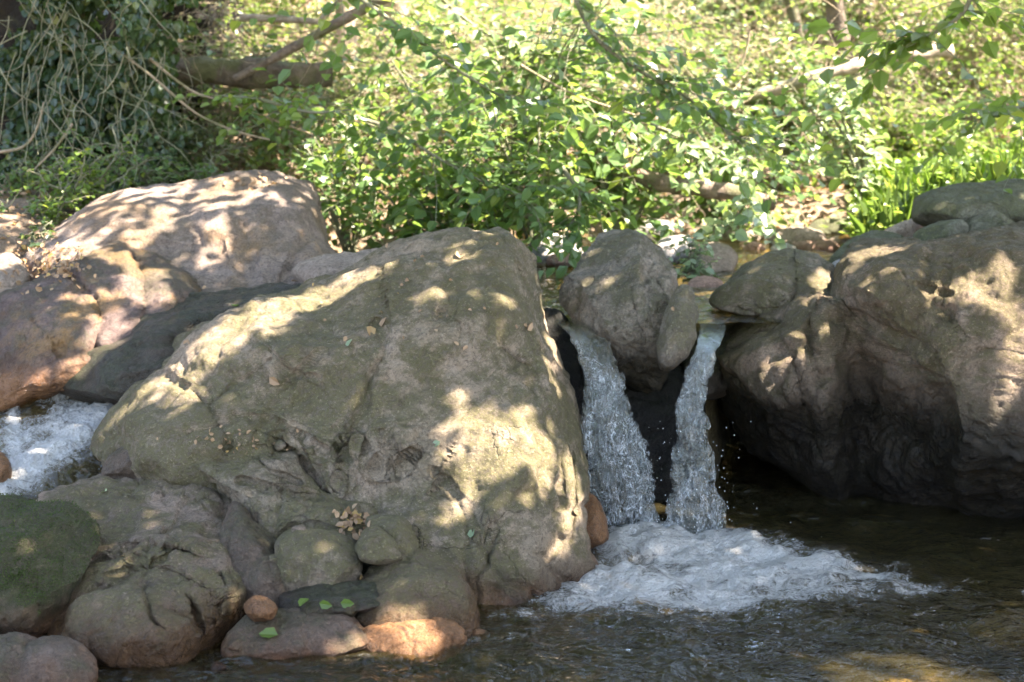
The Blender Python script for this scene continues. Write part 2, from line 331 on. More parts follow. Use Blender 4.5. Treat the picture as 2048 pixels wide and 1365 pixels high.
rock('boulder', 'dark dripping rock wall left of the left waterfall', [(1085, 640), (1118, 640), (1140, 665), (1160, 700), (1170, 780), (1180, 880), (1190, 960), (1195, 1080), (1170, 1120), (1080, 1100), (1050, 900), (1060, 740)], 5.45, 5.2, .12, M['black'], Tb=.2, seed=20)
rock('boulder', 'small rust brown stone at the foot of the left waterfall', [(1160, 1000), (1180, 985), (1200, 1010), (1214, 1050), (1218, 1085), (1190, 1100), (1150, 1095), (1145, 1040)], 4.85, 4.75, .07, M['orange'], seed=22, lump=.01)
rock('boulder', 'wet brown sill stone under the lip of the right waterfall', [(1370, 690), (1390, 664), (1425, 656), (1465, 662), (1480, 700), (1470, 770), (1430, 800), (1385, 780), (1365, 730)], 5.75, 5.5, .14, M['wetrock'], seed=61, res=5)
rock('boulder', 'wet dark sill stone under the lip of the left waterfall', [(1080, 680), (1110, 652), (1150, 650), (1195, 668), (1240, 700), (1245, 760), (1190, 790), (1120, 770), (1085, 730)], 5.8, 5.5, .14, M['wetrock'], seed=62, res=5)
# right boulders
rock('boulder', 'angular grey rock with a dark undercut sitting in the upper pool beside the right boulder',
     [(1422, 610), (1430, 580), (1465, 545), (1500, 522), (1545, 510), (1590, 504), (1635, 520), (1668, 548), (1690, 600), (1640, 640), (1560, 640), (1480, 625)], 5.95, 5.6, .22, M['grey'], seed=23, crease=.03, creasef=3,
     bumps=[(1450, 600, 40, 20, -.08)], grooves=[([(1590, 510), (1594, 560), (1588, 600)], 6, .05)])
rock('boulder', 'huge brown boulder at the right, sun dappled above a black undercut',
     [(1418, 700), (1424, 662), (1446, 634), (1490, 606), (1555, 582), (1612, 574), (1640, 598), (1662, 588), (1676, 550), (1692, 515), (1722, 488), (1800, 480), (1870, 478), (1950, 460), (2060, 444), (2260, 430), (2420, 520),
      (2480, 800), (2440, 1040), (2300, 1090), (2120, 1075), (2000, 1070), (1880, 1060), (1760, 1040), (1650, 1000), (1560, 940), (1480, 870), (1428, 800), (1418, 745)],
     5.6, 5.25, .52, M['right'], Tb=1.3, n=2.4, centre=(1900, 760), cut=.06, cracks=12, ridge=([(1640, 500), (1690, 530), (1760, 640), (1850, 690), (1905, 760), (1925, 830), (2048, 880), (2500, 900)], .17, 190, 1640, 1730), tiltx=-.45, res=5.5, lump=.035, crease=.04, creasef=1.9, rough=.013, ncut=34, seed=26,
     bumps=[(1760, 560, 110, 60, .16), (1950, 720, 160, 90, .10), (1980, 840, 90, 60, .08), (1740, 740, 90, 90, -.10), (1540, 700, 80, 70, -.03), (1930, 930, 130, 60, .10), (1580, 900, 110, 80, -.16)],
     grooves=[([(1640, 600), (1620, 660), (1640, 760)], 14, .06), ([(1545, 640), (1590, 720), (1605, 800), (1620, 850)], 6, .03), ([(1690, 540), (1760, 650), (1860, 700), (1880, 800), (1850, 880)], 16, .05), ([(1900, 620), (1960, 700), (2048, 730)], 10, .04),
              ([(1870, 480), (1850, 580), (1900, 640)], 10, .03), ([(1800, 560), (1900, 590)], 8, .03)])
rock('boulder', 'shade black rock wall deep in the undercut beneath the huge right boulder', [(1380, 700), (1600, 700), (1900, 760), (2300, 850), (2400, 1000), (2400, 1180), (1900, 1180), (1500, 1140), (1380, 1120), (1370, 900)], 6.7, 6.3, .2, M['black'], Tb=.6, seed=28, res=10)
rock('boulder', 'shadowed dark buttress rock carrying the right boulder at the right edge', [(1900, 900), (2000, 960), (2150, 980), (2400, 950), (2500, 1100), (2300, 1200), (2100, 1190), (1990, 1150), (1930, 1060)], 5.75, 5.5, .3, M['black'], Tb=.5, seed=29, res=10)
# front left
rock('boulder', 'pinkish front left boulder with a film of water sliding over its flat brown top',
     [(60, 1030), (120, 985), (190, 958), (270, 942), (350, 930), (400, 922), (440, 945), (480, 1000), (515, 1065), (548, 1130), (545, 1190), (500, 1230), (475, 1300), (440, 1350), (300, 1370), (150, 1350), (80, 1260), (50, 1130)],
     4.85, 3.86, .30, M['pink2'], n=2.8, Tb=.4, seed=33, lump=.035, crease=.03, creasef=3, centre=(290, 1130), cracks=16, cut=.09,
     bumps=[(330, 1090, 110, 50, .06), (420, 1150, 40, 70, .04), (300, 960, 150, 30, -.06), (500, 1060, 30, 60, -.05)],
     grooves=[([(215, 1150), (255, 1140), (275, 1110)], 8, .03), ([(330, 1095), (390, 1110), (430, 1135), (450, 1170)], 5, .03), ([(250, 1080), (300, 1085), (330, 1100)], 4, .02), ([(380, 1200), (400, 1260), (410, 1300)], 8, .05)])
MB_ = rock('boulder', 'rounded boulder thickly covered with dark green moss at the left edge', [(-140, 1060), (-60, 1010), (20, 994), (100, 998), (165, 1006), (205, 1024), (216, 1050), (205, 1095), (180, 1140), (150, 1200), (125, 1275), (60, 1290), (-80, 1260), (-150, 1180)], 4.3, 3.95, .20, M['moss'], seed=35, lump=.02, crease=.008)
def moss_tufts(o, n):
    co = getco(o) + np.array(o.location); no = normals(o); k = rng.integers(0, len(co), n); m = (no[k, 2] + .9 * vnoise(co[k] * 9, 3) > .25) & (co[k, 2] > .06); k = k[m]; n = len(k)
    leaves('moss', co[k] + no[k] * .001, no[k] + rng.normal(0, .5, (n, 3)), rng.normal(0, 1, (n, 3)), rng.uniform(.003, .009, n), LM['moss'], o, aspect=.5)
rock('boulder', 'dark wet bedrock showing in the gaps between the waterline stones', [(420, 1180), (520, 1080), (640, 1060), (800, 1080), (900, 1150), (950, 1230), (940, 1310), (800, 1370), (520, 1380), (430, 1320)], 4.5, 3.95, .12, M['wetrock'], seed=60, res=6, lump=.04, crease=.03, cracks=10)
for k_, (x_, y_, s_, Y_, m_, lb_) in enumerate([(462, 905, 13, 4.62, 'pink2', 'thumb sized stone on the ledge near the salmon stone'), (560, 892, 14, 4.62, 'grey', 'small grey stone at the top of the ledge slab'), (600, 1060, 15, 4.2, 'pink2', 'little pale stone above the squared block'), (470, 1290, 20, 3.84, 'brown', 'small brown stone at the waterline beside the pinkish boulder'),
        (575, 1150, 17, 4.12, 'wetrock', 'small dark stone at the left corner of the squared block'), (545, 1120, 13, 4.14, 'grey', 'tiny chipped stone in the trickle hollow'), (700, 1215, 26, 3.97, 'pink2', 'angular pinkish stone beside the rippled mossy stone'), (660, 1320, 18, 3.80, 'brown', 'wet brown pebble lying in the water edge'),
        (960, 1270, 17, 3.98, 'orange', 'wet orange pebble at the right foot of the pinkish slab'), (435, 1335, 16, 3.76, 'wetrock', 'dark pebble in the water under the pinkish boulder'), (620, 905, 11, 4.6, 'pink2', 'tiny stone high in the crack of the huge boulder'), (350, 905, 15, 4.72, 'brown', 'small brown stone behind the salmon stone')]):
    r_ = np.random.default_rng(k_ + 5); rock('stone', lb_, [(x_ + s_ * r_.uniform(.75, 1.3) * math.cos(a_), y_ + .75 * s_ * r_.uniform(.75, 1.3) * math.sin(a_)) for a_ in np.linspace(0, 5.6, 8)], Y_, Y_ - .03, s_ / 700, M[m_], seed=200 + k_, res=3, lump=.01, crease=.012, rough=.005, cut=.2, cat='stone')
rock('boulder', 'knobby tan rock at the waterline below the front left boulder', [(124, 1290), (128, 1240), (150, 1198), (200, 1183), (262, 1174), (292, 1186), (318, 1212), (370, 1235), (402, 1265), (404, 1300), (370, 1335), (280, 1345), (180, 1335)], 3.98, 3.80, .12, M['pink2'], seed=37, res=4, lump=.02, crease=.02, creasef=5, grooves=[([(290, 1190), (305, 1240), (330, 1260)], 6, .03)])
rock('boulder', 'low brown rock half under water in the bottom left corner', [(-90, 1330), (-40, 1270), (30, 1258), (90, 1275), (150, 1300), (200, 1340), (180, 1400), (60, 1420), (-80, 1410)], 3.75, 3.6, .10, M['brown'], seed=38)
# cracked ledge below the main boulder
rock('boulder', 'cracked sloping ledge slab leaning on the lower left of the huge boulder', [(365, 925), (400, 893), (470, 872), (540, 880), (600, 930), (650, 975), (705, 1010), (745, 1050), (730, 1120), (640, 1160), (560, 1160), (500, 1080), (440, 990), (390, 950)], 4.72, 4.25, .16, M['grey'], seed=40, res=4.5, crease=.035, creasef=3.4, lump=.03,
     grooves=[([(480, 960), (560, 980), (640, 990)], 6, .03), ([(500, 900), (540, 940), (600, 960)], 6, .03), ([(560, 1070), (600, 1050), (690, 1060)], 6, .03)])
rock('boulder', 'squared olive block in front of the ledge slab, left of the dry leaf heap', [(548, 1085), (590, 1066), (650, 1062), (695, 1078), (718, 1110), (720, 1150), (690, 1180), (620, 1200), (560, 1180), (545, 1130)], 4.22, 4.1, .12, M['grey'], seed=42, res=4, crease=.012)
rock('boulder', 'small wedge shaped stone right under the dry leaf heap', [(704, 1110), (722, 1062), (748, 1046), (775, 1062), (802, 1100), (806, 1120), (770, 1132), (722, 1134)], 4.2, 4.12, .08, M['grey'], seed=43, res=4, crease=.01, lump=.015)
rock('boulder', 'rounded edge stone right of the wedge stone, against the huge boulder', [(730, 1040), (770, 1034), (805, 1034), (826, 1058), (838, 1094), (822, 1122), (790, 1125), (760, 1090)], 4.3, 4.2, .08, M['grey'], seed=44, res=4, crease=.01, lump=.015)
rock('boulder', 'broad pinkish slab at the waterline below the huge boulder', [(690, 1190), (730, 1150), (800, 1112), (860, 1118), (905, 1150), (935, 1200), (948, 1250), (930, 1310), (830, 1330), (720, 1310), (690, 1250)], 4.2, 3.92, .12, M['pink2'], seed=46, res=4.5, crease=.02, lump=.03)
rock('boulder', 'low rippled mossy stone in front of the squared block', [(545, 1205), (570, 1178), (640, 1165), (720, 1160), (775, 1172), (790, 1200), (760, 1232), (680, 1245), (590, 1240)], 4.08, 3.95, .08, M['wetrock'], seed=47, res=4, crease=.02, creasef=5)
rock('boulder', 'shiny orange sunlit rock at the waterline', [(725, 1275), (760, 1252), (830, 1245), (900, 1240), (930, 1262), (925, 1300), (860, 1330), (760, 1325)], 3.93, 3.82, .06, M['orange'], seed=48, res=4, crease=.02, creasef=6, lump=.015)
rock('boulder', 'wet brown low slab at the waterline left of the orange rock', [(470, 1260), (520, 1225), (600, 1215), (680, 1225), (735, 1250), (740, 1300), (640, 1340), (500, 1345), (450, 1310)], 3.97, 3.78, .08, M['brown'], seed=50, res=4, lump=.02)
rock('boulder', 'dark wet rock in the hollow where the water trickles beside the ledge', [(440, 1010), (500, 1030), (560, 1100), (590, 1160), (590, 1210), (540, 1235), (480, 1220), (450, 1150)], 4.36, 4.08, .10, M['brown'], cracks=5, seed=51, res=5)
rock('boulder', 'round glossy orange stone beside the front left boulder', [(486, 1214), (495, 1196), (518, 1190), (540, 1198), (556, 1216), (548, 1236), (520, 1246), (496, 1238)], 3.92, 3.88, .05, M['orange'], seed=52, res=3, lump=.006, crease=.004, rough=.004, cat='stone')
rock('boulder', 'reddish angular stone at the left foot of the huge boulder beside the stream', [(195, 940), (215, 905), (250, 876), (275, 888), (300, 918), (330, 945), (290, 965), (210, 965)], 4.78, 4.68, .08, M['brown'], seed=54, res=4, crease=.015)
rock('boulder', 'small flat salmon orange stone on the wet top of the front left boulder', [(282, 940), (300, 925), (325, 914), (345, 920), (342, 935), (310, 952), (288, 952)], 4.68, 4.64, .04, M['rosy'], seed=55, res=3, lump=.004, crease=.003, rough=.003, cat='stone')
rock('boulder', 'rust orange rock awash in the white stream at the left edge', [(-60, 930), (-30, 890), (0, 900), (22, 930), (15, 975), (-20, 1000), (-60, 990)], 4.85, 4.8, .06, M['orange'], seed=56, res=4)
# rocks behind, on the far shore and right bank
far = [
 ('long flat mossy slab rock on the right bank', [(1826, 425), (1830, 398), (1870, 385), (1930, 372), (2000, 366), (2090, 362), (2140, 400), (2120, 450), (2000, 455), (1900, 458), (1836, 455)], 6.7, 6.5, .25, 'green'),
 ('speckled mossy rock under the long slab rock', [(1915, 470), (1935, 440), (1965, 416), (2000, 418), (2035, 440), (2080, 455), (2080, 500), (1960, 500)], 6.35, 6.3, .14, 'green'),
 ('low olive rock left of the speckled mossy rock', [(1822, 480), (1845, 458), (1890, 446), (1928, 446), (1930, 470), (1900, 500), (1840, 505)], 6.25, 6.2, .12, 'green'),
 ('grey rock with a white sunlit corner behind the right boulder', [(1762, 470), (1780, 456), (1815, 440), (1845, 440), (1850, 475), (1800, 500), (1765, 490)], 6.9, 6.8, .12, 'cobble'),
 ('triangular greenish rock behind the notch of the right boulder', [(1655, 530), (1690, 490), (1730, 465), (1770, 462), (1810, 480), (1820, 530), (1740, 560), (1670, 555)], 6.4, 6.2, .15, 'green'),
 ('white stone at the water behind the notch of the right boulder', [(1660, 545), (1670, 524), (1700, 517), (1730, 522), (1730, 560), (1680, 570)], 6.1, 6.05, .06, 'white'),
 ('large smooth cobble with a sunlit white patch on the far shore', [(1534, 480), (1545, 462), (1575, 454), (1610, 454), (1640, 462), (1652, 480), (1630, 496), (1560, 498)], 8.3, 8.2, .12, 'cobble'),
 ('small white cobble at the far water edge', [(1538, 498), (1555, 487), (1580, 487), (1598, 498), (1590, 506), (1545, 507)], 8.0, 7.98, .05, 'white'),
 ('flat orange cobble in front of the large smooth cobble', [(1575, 495), (1600, 484), (1635, 485), (1650, 495), (1630, 506), (1590, 506)], 8.05, 8.03, .06, 'rosy'),
 ('rosy cobble at the right of the far shore row', [(1612, 502), (1628, 486), (1650, 481), (1670, 488), (1682, 500), (1660, 508), (1625, 508)], 7.95, 7.93, .07, 'rosy'),
 ('tan cobble half hidden behind the rosy cobble', [(1650, 485), (1672, 470), (1710, 470), (1730, 485), (1710, 500), (1670, 500)], 8.3, 8.28, .07, 'cobble'),
 ('orange pebble at the left of the far shore row', [(1486, 500), (1500, 486), (1520, 488), (1530, 500), (1515, 507), (1492, 507)], 8.0, 7.98, .04, 'rosy'),
 ('bright white sunlit rock behind the rock between the falls', [(1305, 505), (1320, 480), (1350, 470), (1380, 474), (1395, 492), (1400, 515), (1360, 530), (1315, 525)], 7.4, 7.3, .12, 'white'),
 ('pale rock with plants growing against it in the upper pool', [(1375, 510), (1395, 490), (1430, 484), (1462, 496), (1475, 520), (1460, 555), (1400, 560), (1378, 540)], 7.3, 7.0, .12, 'cobble'),
 ('reddish brown stone in the upper pool under the green plant', [(1372, 575), (1385, 556), (1410, 549), (1438, 556), (1450, 574), (1420, 584), (1385, 584)], 6.5, 6.4, .06, 'rosy'),
 ('sunlit pale rock behind the crest of the huge boulder', [(1062, 500), (1075, 475), (1105, 468), (1140, 475), (1160, 495), (1165, 520), (1120, 535), (1075, 530)], 7.5, 7.3, .12, 'white'),
 ('orange tinged stone at the pool edge left of the rock between the falls', [(1090, 520), (1110, 505), (1150, 506), (1175, 520), (1150, 532), (1100, 532)], 7.2, 7.15, .08, 'rosy'),
 ('grey flat rock on the far shore under the leafy branches', [(1395, 470), (1430, 450), (1490, 446), (1530, 460), (1530, 485), (1450, 500), (1400, 492)], 8.6, 8.5, .15, 'cobble'),
 ('slate grey stone behind the large smooth cobble', [(1600, 460), (1640, 440), (1700, 436), (1735, 450), (1730, 475), (1660, 480)], 8.9, 8.85, .12, 'green'),
 ('round pinkish stone half sunk in the grass by the far shore', [(1672, 445), (1680, 430), (1700, 424), (1716, 436), (1712, 452), (1690, 458)], 9.3, 9.28, .06, 'rosy'),
 ('pale block behind the rock between the falls', [(1270, 470), (1280, 448), (1310, 440), (1345, 446), (1350, 470), (1320, 484)], 8.4, 8.3, .1, 'white'),
]
for k, (lb, ol, a, b, T, m) in enumerate(far):
    rock('rock' if T >= .1 else 'cobble', lb, ol, a, b, T, M[m], seed=70 + k, res=4.5, lump=.02, crease=.014, creasef=4, rough=.006, cut=.10 if T >= .1 else .03, cat='rock' if T >= .1 else 'cobble')
rock('boulder', 'golden boulder lying under the water at the bottom right', [(1690, 1400), (1740, 1345), (1800, 1322), (1880, 1318), (1960, 1330), (2040, 1370), (2060, 1430), (1850, 1470)], 3.95, 3.75, .15, M['golden'], seed=95, res=6)
rock('boulder', 'amber rock under the water near the right edge of the pool', [(1930, 1270), (1990, 1235), (2060, 1228), (2150, 1250), (2150, 1300), (2020, 1310)], 4.5, 4.35, .15, M['golden'], seed=96, res=6)
# ------------------------------------------------------------------ ground
def gz(x, y):
    r = -.32 + 0 * x
    front = 5.35 + 1.5 * sstep(.75, 1.2, x) + .2 * sstep(-.5, -1., x) + .0 * y
    up = sstep(0, .45, y - front)
    lvl = .56 + 0 * x
    lvl = lvl - .26 * sstep(-.7, -1.3, x) * sstep(6.6, 5.8, y)
    r = r + .36 * sstep(-1.0, -1.3, x) * sstep(4.5, 5.0, y)
    r = r + (lvl - r) * up
    r = r + (.32) * sstep(-1.2, -2.4, x) * sstep(5.7, 6.4, y) + .16 * sstep(-1.0, -1.6, x) * sstep(6.0, 7.2, y)
    r = r + .38 * sstep(1.5, 2.4, x) * sstep(5.9, 6.7, y) * sstep(9.5, 7.6, y)
    bank = sstep(8.55, 9.0, y - .25 * np.sin(x * 1.3))
    r = r + bank * (.18 + .13 * np.clip(y - 8.4, 0, 7) + .30 * np.clip(y - 13.5, 0, 30))
    r = r + sstep(2.0, .2, y) * (1.0)                        # bank the photographer stands on
    side = np.clip(np.abs(x) - 3.2, 0, 30)
    r = r + side * .16 * sstep(2, 5, np.abs(x))
    return r
gx = np.concatenate([np.linspace(-60, -6, 40), np.linspace(-5.9, 6.2, 200), np.linspace(6.5, 60, 40)])
gy = np.concatenate([np.linspace(-30, 0, 30), np.linspace(.15, 3, 20), np.linspace(3.1, 16, 220), np.linspace(16.5, 90, 60)])
GX, GY = np.meshgrid(gx, gy); gxy = np.stack([GX.ravel(), GY.ravel(), 0 * GX.ravel()], -1)
gxy[:, 2] = gz(gxy[:, 0], gxy[:, 1]) + .05 * fbm(gxy * 1.5, 4, 3) + .018 * fbm(gxy * 7, 3, 8)
ni, nj = GX.shape; I = np.arange(ni * nj).reshape(ni, nj)
gf = np.stack([I[:-1, :-1], I[:-1, 1:], I[1:, 1:], I[1:, :-1]], -1).reshape(-1, 4)
def ground_mat():
    t = NT('earth_and_litter'); pos = t.n('ShaderNodeNewGeometry').outputs['Position']
    a = t.noise(pos, 1.6, 6, .6); b = t.noise(pos, 14, 7, .7); c = t.noise(pos, 60, 4, .7)
    col = t.mix(t.ramp(a, .35, .65), (.30, .205, .13), (.17, .125, .08))
    col = t.mix(t.ramp(b, .45, .65, 0, .8), col, (.42, .31, .21))
    col = t.mix(t.ramp(c, .5, .7, 0, .6), col, (.07, .05, .03))
    z = t.n('ShaderNodeSeparateXYZ', {0: pos}).outputs[2]
    col = t.mix(t.ramp(z, .72, .5), col, t.mix(t.ramp(b, .4, .6), (.13, .09, .03), (.20, .15, .06)))
    col = t.mix(t.ramp(z, .3, 0.), col, t.mix(t.ramp(b, .4, .6), (.075, .060, .028), (.13, .098, .042)))
    nb = t.bump(t.math('ADD', b, t.math('MULTIPLY', c, .4)), .05)
    return t.end(t.n('ShaderNodeBsdfPrincipled', {'Base Color': col, 'Roughness': .9, 'Normal': nb}).outputs[0])
tag(newmesh('ground', gxy, gf, ground_mat(), origin=(0, 0, 0)), kind='structure')
# ------------------------------------------------------------------ water
def water_mat(name, tint, scale=1., bump=.012, foamcol=(.56, .56, .52), frosty=.0, murk=(.13, .11, .05), mk_=.10):
    t = NT(name); geo = t.n('ShaderNodeNewGeometry'); pos = geo.outputs['Position']
    st = t.n('ShaderNodeVectorMath', {0: pos, 1: (1., 1.5, 1.)}, operation='MULTIPLY').outputs[0]
    a = t.noise(st, 8 * scale, 3, .5, 1.2); b = t.noise(st, 24 * scale, 3, .5, .8)
    foam = t.n('ShaderNodeAttribute', attribute_name='foam').outputs['Fac']
    h = t.math('ADD', t.math('MULTIPLY', a, 1.), t.math('MULTIPLY', b, .30))
    nb = t.bump(h, bump * 2.8)
    fr = t.n('ShaderNodeFresnel', {'IOR': 1.36, 'Normal': nb}).outputs[0]
    gl = t.n('ShaderNodeBsdfGlossy', {'Color': (1, 1, 1), 'Roughness': .02, 'Normal': nb}).outputs[0]
    tr = t.n('ShaderNodeBsdfTransparent', {'Color': tint}).outputs[0]
    if murk:
        mk = t.n('ShaderNodeBsdfDiffuse', {'Color': murk}).outputs[0]
        x = t.n('ShaderNodeMixShader', {0: mk_}); t.set(x, 1, tr); t.set(x, 2, mk); tr = x.outputs[0]
    x = t.n('ShaderNodeMixShader'); t.set(x, 0, fr); t.set(x, 1, tr); t.set(x, 2, gl)
    fn = t.noise(pos, 20 * scale, 7, .75, 1.4); fn2 = t.noise(pos, 90, 4, .75)
    bub = t.n('ShaderNodeTexVoronoi', {'Vector': pos, 'Scale': 95.}, feature='F1').outputs['Distance']
    ff = t.math('ADD', foam, t.math('MULTIPLY', t.math('SUBTRACT', fn, .5), 2.3)); ff = t.math('ADD', ff, t.math('MULTIPLY', t.math('SUBTRACT', fn2, .5), 1.1))
    ff = t.ramp(ff, .22, 1.25, 0, .93)
    ff = t.math('MULTIPLY', ff, t.ramp(foam, .02, .16))
    fb = t.bump(t.math('ADD', fn, t.math('MULTIPLY', fn2, .3)), .035); fb = t.bump(bub, .006, .8, fb)
    fo = t.n('ShaderNodeBsdfPrincipled', {'Base Color': foamcol, 'Roughness': .45, 'Normal': fb, 'Specular IOR Level': .9}).outputs[0]
    y = t.n('ShaderNodeMixShader'); t.set(y, 0, ff); t.set(y, 1, x.outputs[0]); t.set(y, 2, fo)
    return t.end(y.outputs[0])
wx = np.concatenate([np.linspace(-8, -1.7, 40), np.arange(-1.68, 2.2, .011), np.linspace(2.25, 8, 50)])
wy = np.concatenate([np.linspace(-.5, 3.2, 40), np.arange(3.22, 5.5, .011), np.linspace(5.52, 7.2, 50)])
WX, WY = np.meshgrid(wx, wy); wp = np.stack([WX.ravel(), WY.ravel(), 0 * WX.ravel()], -1)
def blob(px, py, rx, ry, amp):
    c = pixz(px, py, 0.); return amp * np.exp(-(((wp[:, 0] - c[0]) / rx) ** 2 + ((wp[:, 1] - c[1]) / ry) ** 2) ** 1.3)
foam = blob(1260, 1085, .17, .14, 1.2) + blob(1400, 1085, .22, .14, 1.1) + blob(1470, 1120, .28, .17, 1.0) + blob(1620, 1140, .20, .11, .85) + blob(1300, 1160, .22, .13, .8) + blob(1200, 1150, .13, .14, .8)
foam += blob(1500, 1160, .25, .10, .6) + blob(1740, 1160, .10, .05, .5) + blob(1180, 1195, .14, .10, .55) + blob(1400, 1200, .35, .10, .38) + blob(1040, 1235, .08, .05, .45) + blob(860, 1285, .1, .04, .3) + blob(650, 1320, .25, .03, .25) + blob(1830, 1180, .12, .05, .32) + blob(1000, 1285, .1, .05, .3)
F = pixz(1330, 1070, 0.); dist = np.hypot(wp[:, 0] - F[0], wp[:, 1] - F[1])
q = wp * np.array([1, 1.4, 1])
foam += blob(1440, 1160, .60, .36, .40) + blob(1250, 1190, .3, .24, .35) + blob(1700, 1180, .35, .12, .28)
foam = np.clip(foam * (1 + .45 * fbm(wp * 9, 4, 5)), 0, 1.25)
amp = .35 + .65 * np.exp(-dist / .8)
wz = .030 * amp * fbm(q * 4.5, 2, 11) + .013 * amp * ridged(q * 9, 2, 12) + .0035 * ridged(q * 22, 2, 14) * amp + .006 * np.exp(-dist / .9) * np.sin(dist * 38 + 3 * fbm(q * 3, 2, 13))
wz += np.clip(foam, 0, 1) * (.012 + .022 * np.clip(fbm(wp * 6, 4, 17), -.4, 1) + .010 * fbm(wp * 24, 4, 18))
wp[:, 2] = wz
ni, nj = WX.shape; I = np.arange(ni * nj).reshape(ni, nj)
wf = np.stack([I[:-1, :-1], I[:-1, 1:], I[1:, 1:], I[1:, :-1]], -1).reshape(-1, 4)
tag(newmesh('water', wp, wf, water_mat('pool_water', (.80, .74, .52)), attrs={'foam': foam}, origin=(0, 0, 0)), kind='structure')
# upper pool
ux = np.linspace(-.62, 6, 330); uy = np.linspace(5.40, 8.9, 190); UX, UY = np.meshgrid(ux, uy)
up = np.stack([UX.ravel(), UY.ravel(), 0 * UX.ravel()], -1)
up[:, 2] = .70 + .006 * fbm(up * np.array([5, 5, 1]), 4, 21) + .003 * fbm(up * 16, 3, 22)
fm = .8 * np.exp(-(((up[:, 0] - .92) / .12) ** 2 + ((up[:, 1] - 6.55) / .05) ** 2))
ni, nj = UX.shape; I = np.arange(ni * nj).reshape(ni, nj)
uf = np.stack([I[:-1, :-1], I[:-1, 1:], I[1:, 1:], I[1:, :-1]], -1).reshape(-1, 4); uf = uf[~((up[uf[:, 0], 0] > 1.1) & (up[uf[:, 0], 1] < 6.5))]
tag(newmesh('upper_water', up, uf, water_mat('upper_pool_water', (.86, .82, .58)), attrs={'foam': fm}, origin=(0, 0, 0)), kind='structure')
# falling water: rows of (left px, right px, py, Y)
def waterfall(name, label, rows, seed, ns=46, nt_=230, thick=.035):
    rows = np.array(rows, float); rc = catmull(rows, 24, False); k = np.linspace(0, len(rc) - 1, nt_)
    rc = np.stack([np.interp(k, np.arange(len(rc)), rc[:, j]) for j in range(4)], -1)
    s = np.linspace(0, 1, ns); V = []
    jl = fbm(np.stack([k * .09, k * 0, k * 0 + seed], -1), 3, seed); jr = fbm(np.stack([k * .09, k * 0 + 9, k * 0 + seed], -1), 3, seed + 1)
    tt = np.linspace(0, 1, nt_)
    L = rc[:, 0] + jl * (2 + 9 * tt); Rr = rc[:, 1] + jr * (2 + 9 * tt)
    X = L[:, None] + (Rr - L)[:, None] * s; Yp = np.repeat(rc[:, 2][:, None], ns, 1); D = np.repeat(rc[:, 3][:, None], ns, 1)
    bul = np.sqrt(np.clip(1 - (2 * s - 1) ** 2, 0, 1))
    out = []
    for sg in (-1, 1):
        Y = D + sg * bul[None, :] * thick * (1 if sg < 0 else .3)
        P = pix(X.ravel(), Yp.ravel(), Y.ravel())
        q = P * np.array([1, 1, .55]) + seed
        a = (.45 + .55 * np.repeat(tt[:, None], ns, 1).ravel())
        d = (.024 * ridged(q * 9, 4, seed) + .012 * fbm(q * 26, 3, seed + 3)) * a
        P[:, 1] += d * (1 if sg < 0 else .3); P[:, 0] += .010 * fbm(q * 16, 3, seed + 5) * a
        out.append(P)
    V = np.concatenate(out); I = np.arange(nt_ * ns).reshape(nt_, ns); J = I + nt_ * ns
    f = np.stack([I[:-1, :-1], I[1:, :-1], I[1:, 1:], I[:-1, 1:]], -1).reshape(-1, 4); g = np.stack([J[:-1, :-1], J[:-1, 1:], J[1:, 1:], J[1:, :-1]], -1).reshape(-1, 4)
    e = np.concatenate([np.stack([I[:-1, 0], J[:-1, 0], J[1:, 0], I[1:, 0]], -1), np.stack([I[:-1, -1], I[1:, -1], J[1:, -1], J[:-1, -1]], -1)])
    fo = np.repeat(tt[:, None], ns, 1).ravel(); fo = np.concatenate([fo, fo])
    o = newmesh(name, V, np.concatenate([f, g, e]), fall_mat, attrs={'fall': fo, 'edge': np.tile(np.abs(2 * s - 1), nt_ * 2)}); tag(o, label, 'waterfall'); return o
